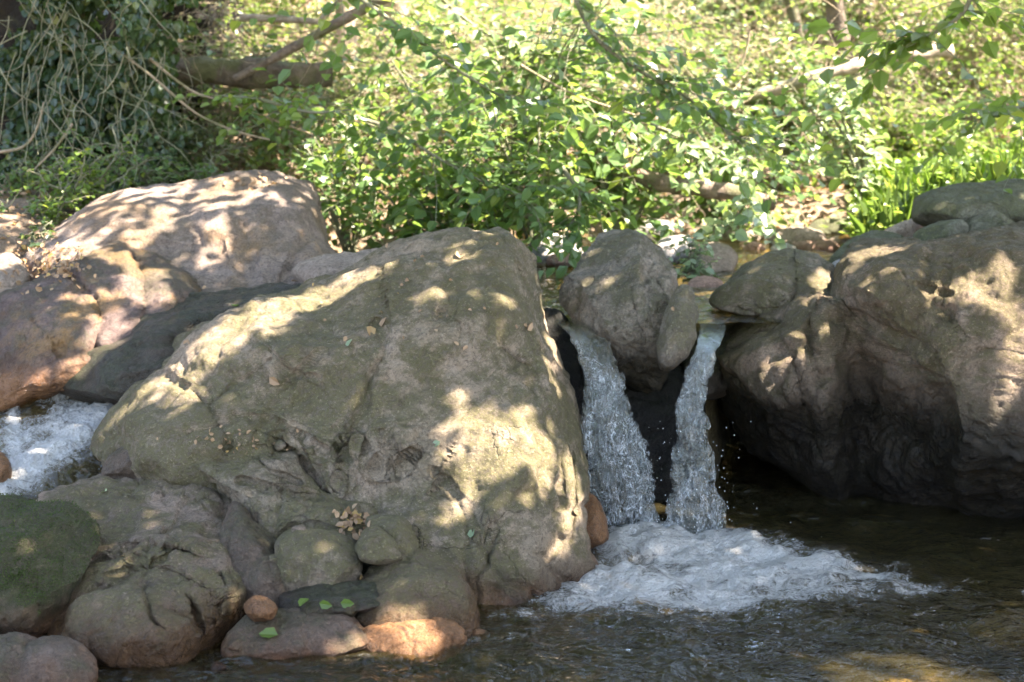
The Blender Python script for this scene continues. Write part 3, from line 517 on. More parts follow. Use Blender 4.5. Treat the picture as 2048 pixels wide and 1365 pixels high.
def mk_fall():
    t = NT('falling_water'); pos = t.n('ShaderNodeNewGeometry').outputs['Position']
    st = t.n('ShaderNodeVectorMath', {0: pos, 1: (1, 1, .38)}, operation='MULTIPLY').outputs[0]
    fall = t.n('ShaderNodeAttribute', attribute_name='fall').outputs['Fac']
    a = t.noise(st, 15, 4, .6, 2.2); b = t.noise(st, 40, 4, .65, 1.8); c = t.noise(st, 90, 3, .7, .6)
    nb = t.bump(a, .08); nb = t.bump(b, .012, 1., nb)
    fr = t.n('ShaderNodeFresnel', {'IOR': 1.33, 'Normal': nb}).outputs[0]
    gl = t.n('ShaderNodeBsdfGlossy', {'Color': (.8, .82, .8), 'Roughness': .03, 'Normal': nb}).outputs[0]
    tr = t.n('ShaderNodeBsdfTransparent', {'Color': (.86, .90, .90)}).outputs[0]
    x = t.n('ShaderNodeMixShader'); t.set(x, 0, t.math('MULTIPLY', fr, t.ramp(fall, .0, .3, .15, 1.))); t.set(x, 1, tr); t.set(x, 2, gl)
    # entrained air: ragged pale streaks and beads, more of them on the way down
    fil = t.ramp(t.math('ABSOLUTE', t.math('SUBTRACT', a, .5)), .030, .004); fil2 = t.ramp(t.math('ABSOLUTE', t.math('SUBTRACT', b, .5)), .035, .004)
    v = t.math('ADD', t.math('MULTIPLY', fil, .65), t.math('MULTIPLY', fil2, .6)); v = t.math('ADD', v, t.ramp(c, .58, .70, 0, .6)); v = t.math('ADD', v, t.ramp(t.noise(st, 7, 4, .65, 1.), .46, .60, 0, .26)); v = t.math('MULTIPLY', v, t.ramp(b, .36, .60, .25, 1.)); v = t.math('MULTIPLY', v, t.ramp(t.noise(st, 5.5, 3, .6, .8), .42, .58, .12, 1.))
    v = t.math('MULTIPLY', v, t.ramp(fall, .10, .36, .0, .9))
    wh = t.n('ShaderNodeBsdfPrincipled', {'Base Color': (.62, .68, .69), 'Roughness': .22, 'Normal': nb, 'Specular IOR Level': .9}).outputs[0]
    y = t.n('ShaderNodeMixShader'); t.set(y, 0, t.math('MINIMUM', v, .92)); t.set(y, 1, x.outputs[0]); t.set(y, 2, wh)
    ed = t.n('ShaderNodeAttribute', attribute_name='edge').outputs['Fac']; torn = t.ramp(t.math('ADD', ed, t.math('MULTIPLY', t.math('SUBTRACT', b, .5), 2.2)), .93, 1.0)
    torn = t.math('MULTIPLY', torn, t.ramp(fall, .2, .45)); z = t.n('ShaderNodeMixShader'); t.set(z, 0, torn); t.set(z, 1, y.outputs[0]); t.set(z, 2, t.n('ShaderNodeBsdfTransparent').outputs[0])
    return t.end(z.outputs[0])
fall_mat = mk_fall()
waterfall('waterfall', 'wider left waterfall pouring in front of the black gap beside the huge boulder',
          [(1108, 1166, 638, 5.42), (1122, 1180, 652, 5.32), (1138, 1206, 675, 5.24), (1152, 1226, 705, 5.18), (1160, 1242, 745, 5.12), (1165, 1262, 820, 5.06), (1170, 1288, 890, 5.02), (1176, 1308, 960, 4.99), (1190, 1318, 1020, 4.97), (1205, 1332, 1080, 4.96)], 3)
waterfall('waterfall', 'narrow right waterfall slipping between the leaning slab and the right boulder',
          [(1400, 1452, 646, 5.38), (1400, 1450, 666, 5.22), (1392, 1436, 695, 5.12), (1376, 1424, 735, 5.06), (1364, 1416, 780, 5.02), (1352, 1412, 840, 4.99), (1346, 1426, 910, 4.97), (1338, 1440, 980, 4.95), (1328, 1452, 1040, 4.94), (1322, 1458, 1085, 4.94)], 8)
# left white stream
def stream():
    X, Yp = np.meshgrid(np.linspace(-160, 262, 190), np.linspace(778, 1030, 130)); X = X.ravel(); Yp = Yp.ravel()
    Y = 5.42 - (Yp - 778) / 252 * .72 - .12 * sstep(900, 780, Yp) * 0
    P = pix(X, Yp, Y)
    d1 = segdist(np.stack([X, Yp], -1), [(250, 800), (190, 860), (130, 915), (70, 960), (-20, 1010), (-160, 1060)])
    d2 = segdist(np.stack([X, Yp], -1), [(-160, 800), (0, 800), (120, 802)])
    d3 = segdist(np.stack([X, Yp], -1), [(150, 830), (60, 880), (20, 900)]); d4 = segdist(np.stack([X, Yp], -1), [(30, 820), (26, 880), (35, 950)]); d5 = segdist(np.stack([X, Yp], -1), [(-160, 850), (-60, 830), (10, 850)])
    fo = 1.25 * np.exp(-(d1 / 38) ** 2) + 1.0 * np.exp(-(d2 / 15) ** 2) + .75 * np.exp(-(d3 / 32) ** 2) + .65 * np.exp(-(d4 / 12) ** 2) + .4 * np.exp(-(d5 / 30) ** 2) + .05
    P[:, 2] += .03 + .030 * fbm(P * 5, 4, 31) + .010 * fbm(P * 17, 4, 32) + .02 * np.exp(-(d1 / 30) ** 2) + .012 * ridged(P * 28, 3, 33) * np.clip(fo, 0, 1)
    n1, n2 = 130, 190; I = np.arange(n1 * n2).reshape(n1, n2)
    tag(newmesh('stream_water', P, np.stack([I[:-1, :-1], I[1:, :-1], I[1:, 1:], I[:-1, 1:]], -1).reshape(-1, 4), water_mat('stream_water', (.80, .76, .55), bump=.015), attrs={'foam': np.clip(fo, 0, 1.3)}, origin=(0, 0, 0)), kind='structure')
stream()
# spray droplets
def droplets():
    bv = np.array([(1, 0, 0), (-1, 0, 0), (0, 1, 0), (0, -1, 0), (0, 0, 1), (0, 0, -1)], float); bf = np.array([(0, 2, 4), (2, 1, 4), (1, 3, 4), (3, 0, 4), (2, 0, 5), (1, 2, 5), (3, 1, 5), (0, 3, 5)])
    C = []
    for k in range(170):
        if k < 100: px = rng.choice([rng.normal(1325, 18), rng.normal(1455, 16), rng.normal(1240, 50), rng.normal(1400, 40)]); py = rng.uniform(840, 1080); Y = 4.90 + rng.normal(0, .03); r = rng.uniform(.0008, .0022)
        else: px = rng.normal(1380, 130); py = 1085 - abs(rng.normal(0, 30)); Y = 4.85 + rng.normal(0, .08); r = rng.uniform(.0008, .0024)
        C.append((*pix(px, py, Y), r))
    C = np.array(C); V = (C[:, None, :3] + bv[None] * C[:, None, 3:] * np.array([1, 1, 1.4])).reshape(-1, 3); Fc = (bf[None] + 6 * np.arange(len(C))[:, None, None]).reshape(-1, 3)
    t = NT('droplet'); m = t.end(t.n('ShaderNodeBsdfPrincipled', {'Base Color': (.75, .8, .82), 'Roughness': .1, 'Specular IOR Level': 1.}).outputs[0])
    o = newmesh('spray', V, Fc, m); tag(o, 'fine spray droplets flying around the feet of the two waterfalls', 'spray', kind='stuff')
droplets()
#FOLIAGE
# ------------------------------------------------------------------ foliage
def leaf_mat(name, c1, c2, c3=None, trans=.45, rough=.38, tcol=None):
    t = NT(name); r = t.n('ShaderNodeAttribute', attribute_name='rnd').outputs['Fac']; pos = t.n('ShaderNodeNewGeometry').outputs['Position']
    col = t.mix(r, c1, c2)
    if c3: col = t.mix(t.ramp(r, .88, .93), col, c3)
    col = t.mix(t.ramp(t.noise(pos, 2.2, 3), .4, .62, 0, .45), col, tuple(c * .6 for c in c1))
    p = t.n('ShaderNodeBsdfPrincipled', {'Base Color': col, 'Roughness': rough, 'Specular IOR Level': .55}).outputs[0]
    tc = t.mix(.5, col, tcol or (.30, .47, .06))
    tl = t.n('ShaderNodeBsdfTranslucent', {'Color': tc}).outputs[0]
    x = t.n('ShaderNodeMixShader', {0: trans}); t.set(x, 1, p); t.set(x, 2, tl); return t.end(x.outputs[0])
LM = {'moss': leaf_mat('moss_tuft', (.030, .048, .010), (.055, .080, .018), (.10, .12, .03), trans=.2, rough=.8),
      'hazel': leaf_mat('hazel_leaf', (.085, .165, .050), (.14, .235, .085), (.28, .34, .06)),
      'bright': leaf_mat('sunny_leaf', (.12, .20, .045), (.17, .25, .05), (.32, .36, .05), trans=.5),
      'ivy': leaf_mat('ivy_leaf', (.028, .060, .026), (.05, .085, .035), (.14, .17, .05), trans=.25, rough=.3),
      'bush': leaf_mat('understorey_leaf', (.10, .145, .040), (.17, .215, .075), (.34, .28, .18), trans=.4),
      'dry': leaf_mat('dry_leaf', (.28, .17, .09), (.42, .29, .17), (.50, .33, .10), trans=.2, rough=.7, tcol=(.5, .3, .12)),
      'far': leaf_mat('far_crown_leaf', (.13, .21, .045), (.21, .29, .075), (.38, .38, .08), trans=.5),
      'pale': leaf_mat('pale_leaf', (.22, .30, .16), (.32, .40, .24), (.40, .46, .20), trans=.35, rough=.3)}
def bark(name, a, b):
    t = NT(name); pos = t.n('ShaderNodeNewGeometry').outputs['Position']
    n = t.noise(pos, 14, 7, .7, .5); f = t.noise(pos, 90, 3, .7)
    col = t.mix(t.ramp(n, .38, .62), a, b); col = t.mix(t.ramp(t.noise(pos, 5, 5), .5, .62, 0, .6), col, (.09, .11, .03))
    return t.end(t.n('ShaderNodeBsdfPrincipled', {'Base Color': col, 'Roughness': .85, 'Normal': t.bump(t.math('ADD', n, t.math('MULTIPLY', f, .4)), .03)}).outputs[0])
BK = {'pale': bark('pale_bark', (.42, .34, .25), (.27, .21, .15)), 'dark': bark('dark_bark', (.085, .065, .045), (.15, .115, .08)), 'log': bark('log_bark', (.26, .20, .15), (.13, .095, .07)), 'twig': bark('dry_twig', (.40, .31, .20), (.28, .22, .15)), 'greytwig': bark('green_grey_twig', (.26, .27, .17), (.18, .17, .11))}
def unit(a): return a / (np.linalg.norm(a, axis=-1, keepdims=True) + 1e-9)
def leaves(name, P, U, Nn, size, mat, parent=None, aspect=.72, r=None, origin=None):
    """one mesh of folded oval leaves: P base points, U pointing directions, Nn face normals, size lengths"""
    n = len(P); U = unit(U); W = unit(np.cross(Nn, U)); Nn = unit(np.cross(U, W)); s = np.asarray(size)[:, None] if np.ndim(size) else np.full((n, 1), size)
    hw = s * aspect * .5
    jag = rng.uniform(.85, 1.15, (n, 1))
    a = P; b = P + U * s * .30 * jag + W * hw * .95 + Nn * s * .10; c = P + U * s * .68 + W * hw * .78 + Nn * s * .07
    d = P + U * s - Nn * s * .10; e = P + U * s * .68 - W * hw * .78 + Nn * s * .07; f = P + U * s * .30 * jag - W * hw * .95 + Nn * s * .10
    m = P + U * s * .5
    V = np.stack([a, b, c, d, e, f], 1).reshape(-1, 3); k = np.arange(n)[:, None] * 6
    F = np.concatenate([k + np.array([[0, 1, 2, 3]]), k + np.array([[0, 3, 4, 5]])], 1).reshape(-1, 4)
    rr = np.repeat(rng.random(n) if r is None else r, 2)
    return newmesh(name, V, F, mat, parent=parent, smooth=False, attrs={'rnd': rr}, origin=origin)
class Tubes:
    def __init__(s): s.V = []; s.F = []; s.n = 0
    def add(s, pts, r0, r1=None, sides=6, rough=.0, seed=0):
        pts = np.asarray(pts, float); m = len(pts); r1 = r0 if r1 is None else r1
        T = unit(np.gradient(pts, axis=0)); ref = np.array([.3, .2, 1.]); A = unit(np.cross(T, ref)); B = np.cross(T, A)
        rad = np.linspace(r0, r1, m); an = np.linspace(0, 2 * math.pi, sides, endpoint=False)
        ring = pts[:, None] + (A[:, None] * np.cos(an)[None, :, None] + B[:, None] * np.sin(an)[None, :, None]) * rad[:, None, None]
        V = ring.reshape(-1, 3)
        if rough:
            nn = (V - np.repeat(pts, sides, 0)); V = V + nn * (rough * fbm(V * 9 + seed, 3, seed))[:, None]
        I = s.n + np.arange(m * sides).reshape(m, sides)
        s.F.append(np.stack([I[:-1], np.roll(I[:-1], -1, 1), np.roll(I[1:], -1, 1), I[1:]], -1).reshape(-1, 4))
        if sides % 2 == 0 and sides > 4:
            for row in (I[0], I[-1]): s.F.append(np.array([[row[0], row[1], row[j], row[j + 1]] for j in range(2, sides - 1, 2) if j + 1 < sides] + ([])).reshape(-1, 4))
        s.V.append(V); s.n += len(V)
    def build(s, name, mat, parent=None, origin=None): return newmesh(name, np.concatenate(s.V), np.concatenate(s.F), mat, parent=parent, origin=origin)
def walk(p, d, L, n, wob=.25, grav=0.):
    p = np.array(p, float); d = unit(np.array(d, float)); out = [p.copy()]
    for k in range(n):
        d = unit(d + rng.normal(0, wob, 3) + np.array([0, 0, -grav])); p = p + d * L / n; out.append(p.copy())
    return np.array(out)
def shrub(name, label, base, h, w, stems, twigs, lpt, lsize, lmat, bmat='greytwig', group=None, flat=.35, cat='shrub', dep=None, lean=(0, 0), twl=.45, zlow=.15, droop=.08):
    """stems fan out of the base; leafy twigs leave them sideways; leaves sit alternately on the twigs"""
    base = np.array(base, float); root = empty(name, base); tb = Tubes(); P = []; U = []; N = []; Z = []
    dep = dep or w * .6; paths = []
    for k in range(stems):
        a = rng.uniform(0, 2 * math.pi); rr = rng.uniform(.15, 1)
        tip = base + np.array([math.cos(a) * rr * w * .5 + lean[0], math.sin(a) * rr * dep * .5 + lean[1], h * rng.uniform(.65, 1.05)])
        m = 12; t = np.linspace(0, 1, m)[:, None]
        pth = base + (tip - base) * np.concatenate([t ** 1.25, t ** 1.25, t ** .8], 1) + np.cumsum(rng.normal(0, .018, (m, 3)), 0) * t
        paths.append(pth); tb.add(pth, .006 + .006 * h, .003, 5)
    for k in range(twigs):
        pth = paths[rng.integers(len(paths))]; f = rng.uniform(zlow, 1) ** .8 * (len(pth) - 1); i = int(min(f, len(pth) - 2)); s0 = pth[i] + (pth[i + 1] - pth[i]) * (f - i)
        a = rng.uniform(0, 2 * math.pi); tw = walk(s0, (math.cos(a), math.sin(a), rng.uniform(-.15, .5)), twl * w * rng.uniform(.4, 1.1), 8, .16, droop)
        tb.add(tw, .0035, .0012, 3)
        nl = max(2, int(lpt * rng.uniform(.6, 1.3))); tt = np.linspace(.12, 1, nl) * 8
        for j, q in enumerate(tt):
            ii = int(min(q, 7)); p0 = tw[ii] + (tw[ii + 1] - tw[ii]) * (q - ii); d = unit(tw[ii + 1] - tw[ii]); side = unit(np.cross(d, (0, 0, 1))) * (1 if j % 2 else -1)
            P.append(p0); U.append(d * .5 + side * .9 + rng.normal(0, .28, 3) + np.array([0, 0, -.15])); N.append(np.array([0, 0, 1]) + rng.normal(0, flat, 3)); Z.append(lsize * rng.uniform(.55, 1.2))
    tb.build('branches', BK[bmat], root)
    leaves('foliage', np.array(P), np.array(U), np.array(N), np.array(Z), LM[lmat], root)
    return tag(root, label, cat, group)
def gpt(px, Y):                                              # on the ground under a pixel column
    p = pix(px, 500, Y); return np.array([p[0], Y, float(gz(np.array([p[0]]), np.array([Y]))[0])])
def pathpx(pts, per=8):                                       # (px, py, Y) control points
    c = catmull(np.array(pts, float), per, False); return pix(c[:, 0], c[:, 1], c[:, 2])
moss_tufts(MB_, 15000)
# --- leafy hazel stems overhanging the pool
hz = [(700, 7.9, 1.0, 1.2, 'hazel', 'leafy hazel bush right beside the crest of the pale boulder'),
      (880, 7.6, .95, 1.3, 'hazel', 'dense hazel bush just above the crest of the huge boulder'),
      (1080, 7.5, 1.05, 1.3, 'hazel', 'hazel bush hanging over the far end of the huge boulder'),
      (1240, 8.0, 1.35, 1.6, 'hazel', 'tall open hazel bush behind the rock between the waterfalls'),
      (1430, 8.7, 1.1, 1.4, 'hazel', 'hazel bush dipping over the upper pool in front of the fallen trunk'),
      (1560, 9.5, 1.0, 1.2, 'hazel', 'small hazel bush behind the large smooth cobble')]
for px, Y, h, wd, m, lb in hz:
    shrub('hazel_bush', lb, gpt(px, Y), h, wd, 9, 105, 9, {700: .062, 880: .085, 1080: .072, 1240: .095, 1430: .08}.get(px, .07), m, flat=.42, group='hazel bushes along the far shore', droop=.12)
shrub('hazel_bush', 'airy hazel whose long leafy twigs cross in front of the bright slope', gpt(1000, 8.4), 1.75, 2.6, 12, 150, 8, .088, 'hazel', group='hazel bushes along the far shore', flat=.5)
shrub('hazel_bush', 'young hazel with pale sunlit leaves in a column beside the dark trunk', gpt(1740, 8.0) + np.array([0, 0, 0]), 1.05, .45, 8, 46, 8, .075, 'pale', flat=.25, group='hazel bushes along the far shore', lean=(-.25, 0), twl=.6)
shrub('potentilla_plant', 'low plant with toothed pale green leaves growing in the upper pool', pix(1385, 556, 6.75), .14, .32, 9, 34, 4, .055, 'pale', cat='plant', flat=.5)
def bough(label, pts, n, lsize, lmat, spread=.5, drop=.05, lpt=8):
    n = int(n * .6); spread *= 1.35
    """an overhanging branch: wood along control points, leafy twigs leaving it on both sides"""
    c = pathpx(pts, 8); root = empty('leafy_bough', c[0]); tb = Tubes(); tb.add(c, .014, .004, 6); P = []; U = []; N = []; Z = []
    for k in range(n):
        i = rng.integers(2, len(c) - 1); d = unit(c[i] - c[i - 1]); a = rng.uniform(0, 2 * math.pi)
        tw = walk(c[i], d * .5 + np.array([math.cos(a), math.sin(a) * .8, rng.uniform(-.35, .45)]), spread * rng.uniform(.4, 1.2), 6, .15, drop); tb.add(tw, .003, .0012, 3)
        nl = int(lpt * rng.uniform(.6, 1.3)); 
        for j, q in enumerate(np.linspace(.2, 6, nl)):
            ii = int(min(q, 5)); p0 = tw[ii] + (tw[ii + 1] - tw[ii]) * (q - ii); dd = unit(tw[ii + 1] - tw[ii]); side = unit(np.cross(dd, (0, 0, 1))) * (1 if j % 2 else -1)
            P.append(p0); U.append(dd * .5 + side * .8 + rng.normal(0, .3, 3) - np.array([0, 0, .25])); N.append(np.array([.1, -.1, 1]) + rng.normal(0, .5, 3)); Z.append(lsize * rng.uniform(.6, 1.15))
    tb.build('branch', BK['greytwig'], root); leaves('foliage', np.array(P), np.array(U), np.array(N), np.array(Z), LM[lmat], root)
    tag(root, label, 'branch', 'leafy boughs hanging over the pool')
bough('leafy bough arching over the bright slope from the top edge left of centre', [(640, -60, 7.2), (780, 40, 7.1), (900, 130, 7.0), (1010, 200, 7.0)], 60, .085, 'hazel')
bough('leafy bough hanging down in the middle of the photo from the top edge', [(1130, -60, 7.0), (1180, 60, 6.9), (1260, 130, 6.9), (1380, 200, 6.9), (1480, 290, 7.0)], 70, .08, 'hazel')
bough('low leafy bough spreading right above the crest of the huge boulder', [(620, 215, 7.4), (760, 250, 7.2), (900, 330, 7.1), (1040, 400, 7.0)], 70, .08, 'hazel')
bough('bough of big yellow green backlit leaves in the top right corner', [(1960, -80, 6.6), (1930, 20, 6.6), (1860, 70, 6.6), (1800, 90, 6.7)], 34, .10, 'bright')
bough('bough of deep green leaves entering from the right edge above the grass', [(2140, 190, 6.8), (2040, 215, 6.8), (1960, 240, 6.8)], 26, .09, 'bright')
bough('thin leafy bough dipping behind the rock between the falls', [(1120, 330, 7.2), (1160, 400, 7.0), (1130, 470, 6.9)], 36, .08, 'hazel', spread=.25)
bough('slim bough of glinting leaves below the slanting branch', [(1300, 250, 7.6), (1420, 300, 7.5), (1500, 380, 7.4), (1440, 470, 7.3)], 50, .08, 'pale', spread=.3)
bough('leafy bough crossing the bright gap at the top centre', [(820, -60, 8.2), (960, 60, 8.2), (1100, 110, 8.2)], 60, .085, 'pale', spread=.45)
bough('sprig of bright leaves stretching right from the dark log', [(430, 195, 7.3), (520, 200, 7.2), (620, 225, 7.1), (700, 220, 7.1)], 30, .07, 'bright', spread=.2)
# --- understorey behind
und = [(330, 9.3, 1.0, 1.9, 'bush', 'brown green thicket right of the ivy wall under the fallen log'), (560, 9.0, .9, 1.8, 'bush', 'twiggy thicket between the ivy wall and the hazels'),
       (760, 10.2, 1.1, 2.2, 'bush', 'scrubby bush behind the pale boulder crest'), (990, 10.0, 1.0, 2.2, 'bush', 'scrubby bush low in the middle of the slope'), (1330, 10.3, 1.1, 2.2, 'bush', 'scrubby bush beneath the slanting bare branch'),
       (1560, 10.0, 1.0, 1.8, 'bush', 'scrubby bush left of the dark trunk'), (1930, 11.0, 1.5, 2.2, 'bright', 'lush bright green bush above the grass at the right edge'), (1800, 9.8, .55, 1.2, 'bright', 'low bright herb clump at the left of the grass')]
for px, Y, h, wd, m, lb in und:
    shrub('scrub_bush', lb, gpt(px, Y), h, wd, 14, 420, 10, .045, m, flat=.7, group='scrub bushes on the slope', bmat='twig')
fb = [(150, 12.5, 1.7, 3, 'bush', 'shaded bush high behind the ivy wall'), (520, 13, 1.4, 3, 'far', 'sunlit bush behind the fallen log'), (860, 13.5, 1.3, 3, 'far', 'glaring pale green bush at the top of the photo left of centre'),
      (1180, 14.5, 1.0, 2.6, 'bush', 'sparse brownish bush on the bare bright slope'), (1420, 13, 1.7, 2.6, 'pale', 'bush with small glinting leaves above the slanting branch'), (1650, 12.5, 1.8, 2.6, 'bush', 'brown leaved bush at the top right of centre'),
      (1900, 13.5, 2.0, 3, 'far', 'yellow green bush in the top right corner'), (2120, 12, 1.6, 2.5, 'bright', 'bright green bush cut by the right edge'), (1000, 17, 1.8, 4, 'far', 'hazy light green bush farthest back in the middle'), (600, 17, 1.8, 4, 'far', 'hazy yellow green bush farthest back at the left')]
for px, Y, h, wd, m, lb in fb:
    shrub('slope_bush', lb, gpt(px, Y), h, wd, 16, 90 if px == 1180 else 520, 11, .06, m, flat=.7, group='bushes high on the far slope', bmat='twig')
# --- ivy wall at the left
def ivy():
    base = gpt(110, 7.8); root = empty('ivy_thicket', base)
    n = 17000; bx = rng.uniform(-120, 380, n); c = pix(bx, rng.uniform(-40, 1, n) * 0 + rng.uniform(-40, 425, n), 7.7); P = c
    dep = .35 * fbm(P * np.array([2.2, 1, 2.2]), 3, 51) ; keep = fbm(P * np.array([3.5, 1, 3.0]) + 7, 3, 52) > -.28
    P = P.copy(); P[:, 1] += -.25 + dep + rng.uniform(0, .5, n) - .35 * (P[:, 2] < 1.0); P = P[keep]
    n = len(P); U = rng.normal(0, .5, (n, 3)) + np.array([0, -.2, -.9]); N = rng.normal(0, .45, (n, 3)) + np.array([.15, -.9, .45])
    leaves('foliage', P, U, N, rng.uniform(.03, .06, n), LM['ivy'], root, aspect=.95)
    tb = Tubes()
    for k in range(60):
        s = pix(rng.uniform(-80, 340), rng.uniform(-60, 200), rng.uniform(7.0, 7.4)); tb.add(catmull(walk(s, (rng.normal(0, .6), rng.normal(0, .15), -1), rng.uniform(.25, 1.1), 7, .34, .1), 4, False), rng.uniform(.0018, .0045), .0012, 5)
    tb.build('vines', BK['greytwig'], root)
    tag(root, 'dark wall of ivy and hanging vines filling the upper left corner', 'ivy')
ivy()
def backing():                                                # the dark earth bank the ivy grows on
    X, Z = np.meshgrid(np.linspace(-5.5, -1.9, 60), np.linspace(.3, 3.6, 60)); P = np.stack([X.ravel(), 8.15 + 0 * X.ravel(), Z.ravel()], -1)
    P[:, 1] += .35 * fbm(P * 1.2, 4, 55) + .9 * sstep(-2.9, -2.1, P[:, 0]) + .5 * sstep(2.2, 3.6, P[:, 2]); I = np.arange(3600).reshape(60, 60)
    F = np.stack([I[:-1, :-1], I[:-1, 1:], I[1:, 1:], I[1:, :-1]], -1).reshape(-1, 4)
    B = P.copy(); B[:, 1] += 1.2; J = I + 3600; e = []
    for a in (I[0], I[-1], I[:, 0], I[:, -1]): e.append(np.stack([a[:-1], a[1:], a[1:] + 3600, a[:-1] + 3600], -1))
    o = newmesh('earth_bank', np.concatenate([P, B]), np.concatenate([F, F + 3600] + e), rock_mat('dark_earth', (.05, .038, .024), (.03, .024, .016), mossamt=.3, stain_shade_z=-3), origin=(-3.8, 8.9, .3)); tag(o, kind='structure')
backing()
# --- logs, branches and trunks
def limb(name, label, cat, pts, r0, r1, mat, rough=.25, seed=0, sides=14):
    tb = Tubes(); tb.add(pathpx(pts, 14), r0, r1, sides, rough, seed); return tag(tb.build(name, BK[mat], origin=None), label, cat)
limb('fallen_log', 'thick dark fallen log lying level behind the ivy at the upper left', 'log', [(240, 138, 8.1), (400, 146, 8.1), (540, 148, 8.15), (665, 150, 8.2)], .085, .065, 'dark', .4, 1)
limb('leaning_branch', 'long straight brown branch leaning up to the top edge from the dark log', 'branch', [(470, 158, 7.95), (560, 110, 7.9), (660, 55, 7.8), (790, -15, 7.7)], .020, .030, 'log', .15, 2)
limb('bare_branch', 'short pale bleached branch above the dark log', 'branch', [(480, 36, 8.6), (560, 38, 8.6), (650, 46, 8.6)], .024, .018, 'pale', .2, 3)
limb('white_stick', 'white stick rising to the top edge beside the leaning branch', 'branch', [(640, 42, 8.5), (665, 15, 8.5), (690, -15, 8.5)], .014, .012, 'pale', .1, 4)
limb('fallen_log', 'weathered bare log sloping down to the right behind the upper pool', 'log', [(1190, 312, 8.0), (1260, 345, 7.9), (1340, 372, 7.85), (1450, 385, 7.8), (1550, 408, 7.8)], .035, .048, 'log', .3, 5)
limb('slanting_branch', 'long grey branch rising from left to right across the upper right of the slope', 'branch', [(1240, 262, 8.6), (1330, 235, 8.6), (1440, 208, 8.6), (1560, 178, 8.6), (1680, 140, 8.6), (1780, 115, 8.7), (1900, 100, 8.8)], .024, .046, 'pale', .3, 6)
for pts, lb, m, r in [([(690, 480, 12), (695, 200, 12), (688, -60, 12)], 'pale slim tree trunk at the top, right of the leaning branch', 'pale', .10), ([(775, 420, 12.6), (778, 150, 12.6), (800, -60, 12.6)], 'broader pale tree trunk at the top, second right of the leaning branch', 'pale', .14),
                   ([(1712, 420, 10.5), (1706, 250, 10.5), (1690, 130, 10.4), (1650, -60, 10.3)], 'dark upright tree trunk between the slanting branch and the grass', 'dark', .085), ([(1590, 330, 11.5), (1605, 120, 11.5), (1560, -60, 11.5)], 'thin dark trunk behind the slanting branch', 'dark', .05)]:
    limb('tree_trunk', lb, 'trunk', pts, r, r * .8, m, .25, 7)
for pts, lb in [([(1275, 225, 7.9), (1262, 262, 7.9), (1268, 300, 7.9), (1248, 350, 7.9)], 'thin forked dry twig standing above the fallen trunk'), ([(1278, 228, 7.9), (1230, 270, 7.8), (1200, 300, 7.8)], 'thin dry twig reaching down left from the forked twig'),
                ([(215, 85, 7.4), (300, 150, 7.3), (390, 225, 7.3), (470, 262, 7.2), (540, 280, 7.2)], 'long thin dry vine running down right from the ivy'), ([(290, 110, 7.4), (380, 180, 7.4), (450, 205, 7.4), (640, 275, 7.3)], 'second thin dry stem crossing in front of the dark log'),
                ([(145, 248, 7.2), (112, 295, 7.15), (68, 340, 7.1)], 'broken pale tipped stick hanging out of the ivy'), ([(-10, 306, 7.2), (45, 295, 7.2), (72, 262, 7.2), (88, 205, 7.2)], 'curved green grey vine at the left edge'),
                ([(1040, 130, 7.6), (1150, 190, 7.6), (1300, 240, 7.7)], 'slender twig slanting through the hazel leaves'), ([(1500, 60, 8.0), (1480, 130, 8.0), (1400, 200, 8.0), (1440, 260, 8)], 'slender crooked twig in front of the slanting branch')]:
    limb('dry_twig', lb, 'twig', pts, .0085, .005, 'twig', .1, 9, 6)
def tangle():
    tb = Tubes()
    for k in range(330):
        px = rng.choice([rng.uniform(180, 700), rng.uniform(600, 1700), rng.uniform(-60, 400)]); s = pix(px, rng.uniform(20, 420), rng.uniform(7.9, 9.2)); a = rng.uniform(0, math.pi)
        tb.add(catmull(walk(s, (math.cos(a), rng.normal(0, .3), math.sin(a) * rng.choice([-1, 1])), rng.uniform(.2, .8), 6, .25), 3, False), rng.uniform(.0018, .0042), .001, 4)
    tag(tb.build('twig_tangle', BK['twig']), 'tangle of thin dry twigs running through the undergrowth', 'twigs', kind='stuff')
tangle()
# --- grass and litter
def grass():
    n = 9000; x = rng.uniform(0, 1, n); px = 1740 + 460 * x; Y = rng.uniform(7.3, 10.2, n); P = pix(px, 400, Y); P[:, 2] = gz(P[:, 0], P[:, 1]) - .02
    U = rng.normal(0, .28, (n, 3)) + np.array([0, 0, 1]); N = rng.normal(0, 1, (n, 3)) * np.array([1, 1, .1])
    o = leaves('grass', P, U, N, rng.uniform(.12, .34, n), LM['bright'], aspect=.028); tag(o, 'lush green grass on the right bank', 'grass', kind='stuff')
    n = 7500; P = pix(rng.uniform(1700, 2250, n), 400, rng.uniform(7.2, 11, n)); P[:, 2] = gz(P[:, 0], P[:, 1]) + rng.uniform(.0, .28, n)
    o = leaves('ground_cover', P, rng.normal(0, 1, (n, 3)) * np.array([1, 1, .3]), rng.normal(0, .5, (n, 3)) + np.array([0, 0, 1]), rng.uniform(.025, .06, n), LM['bright']); tag(o, 'low leafy herbs among the grass', 'herbs', kind='stuff')
grass()
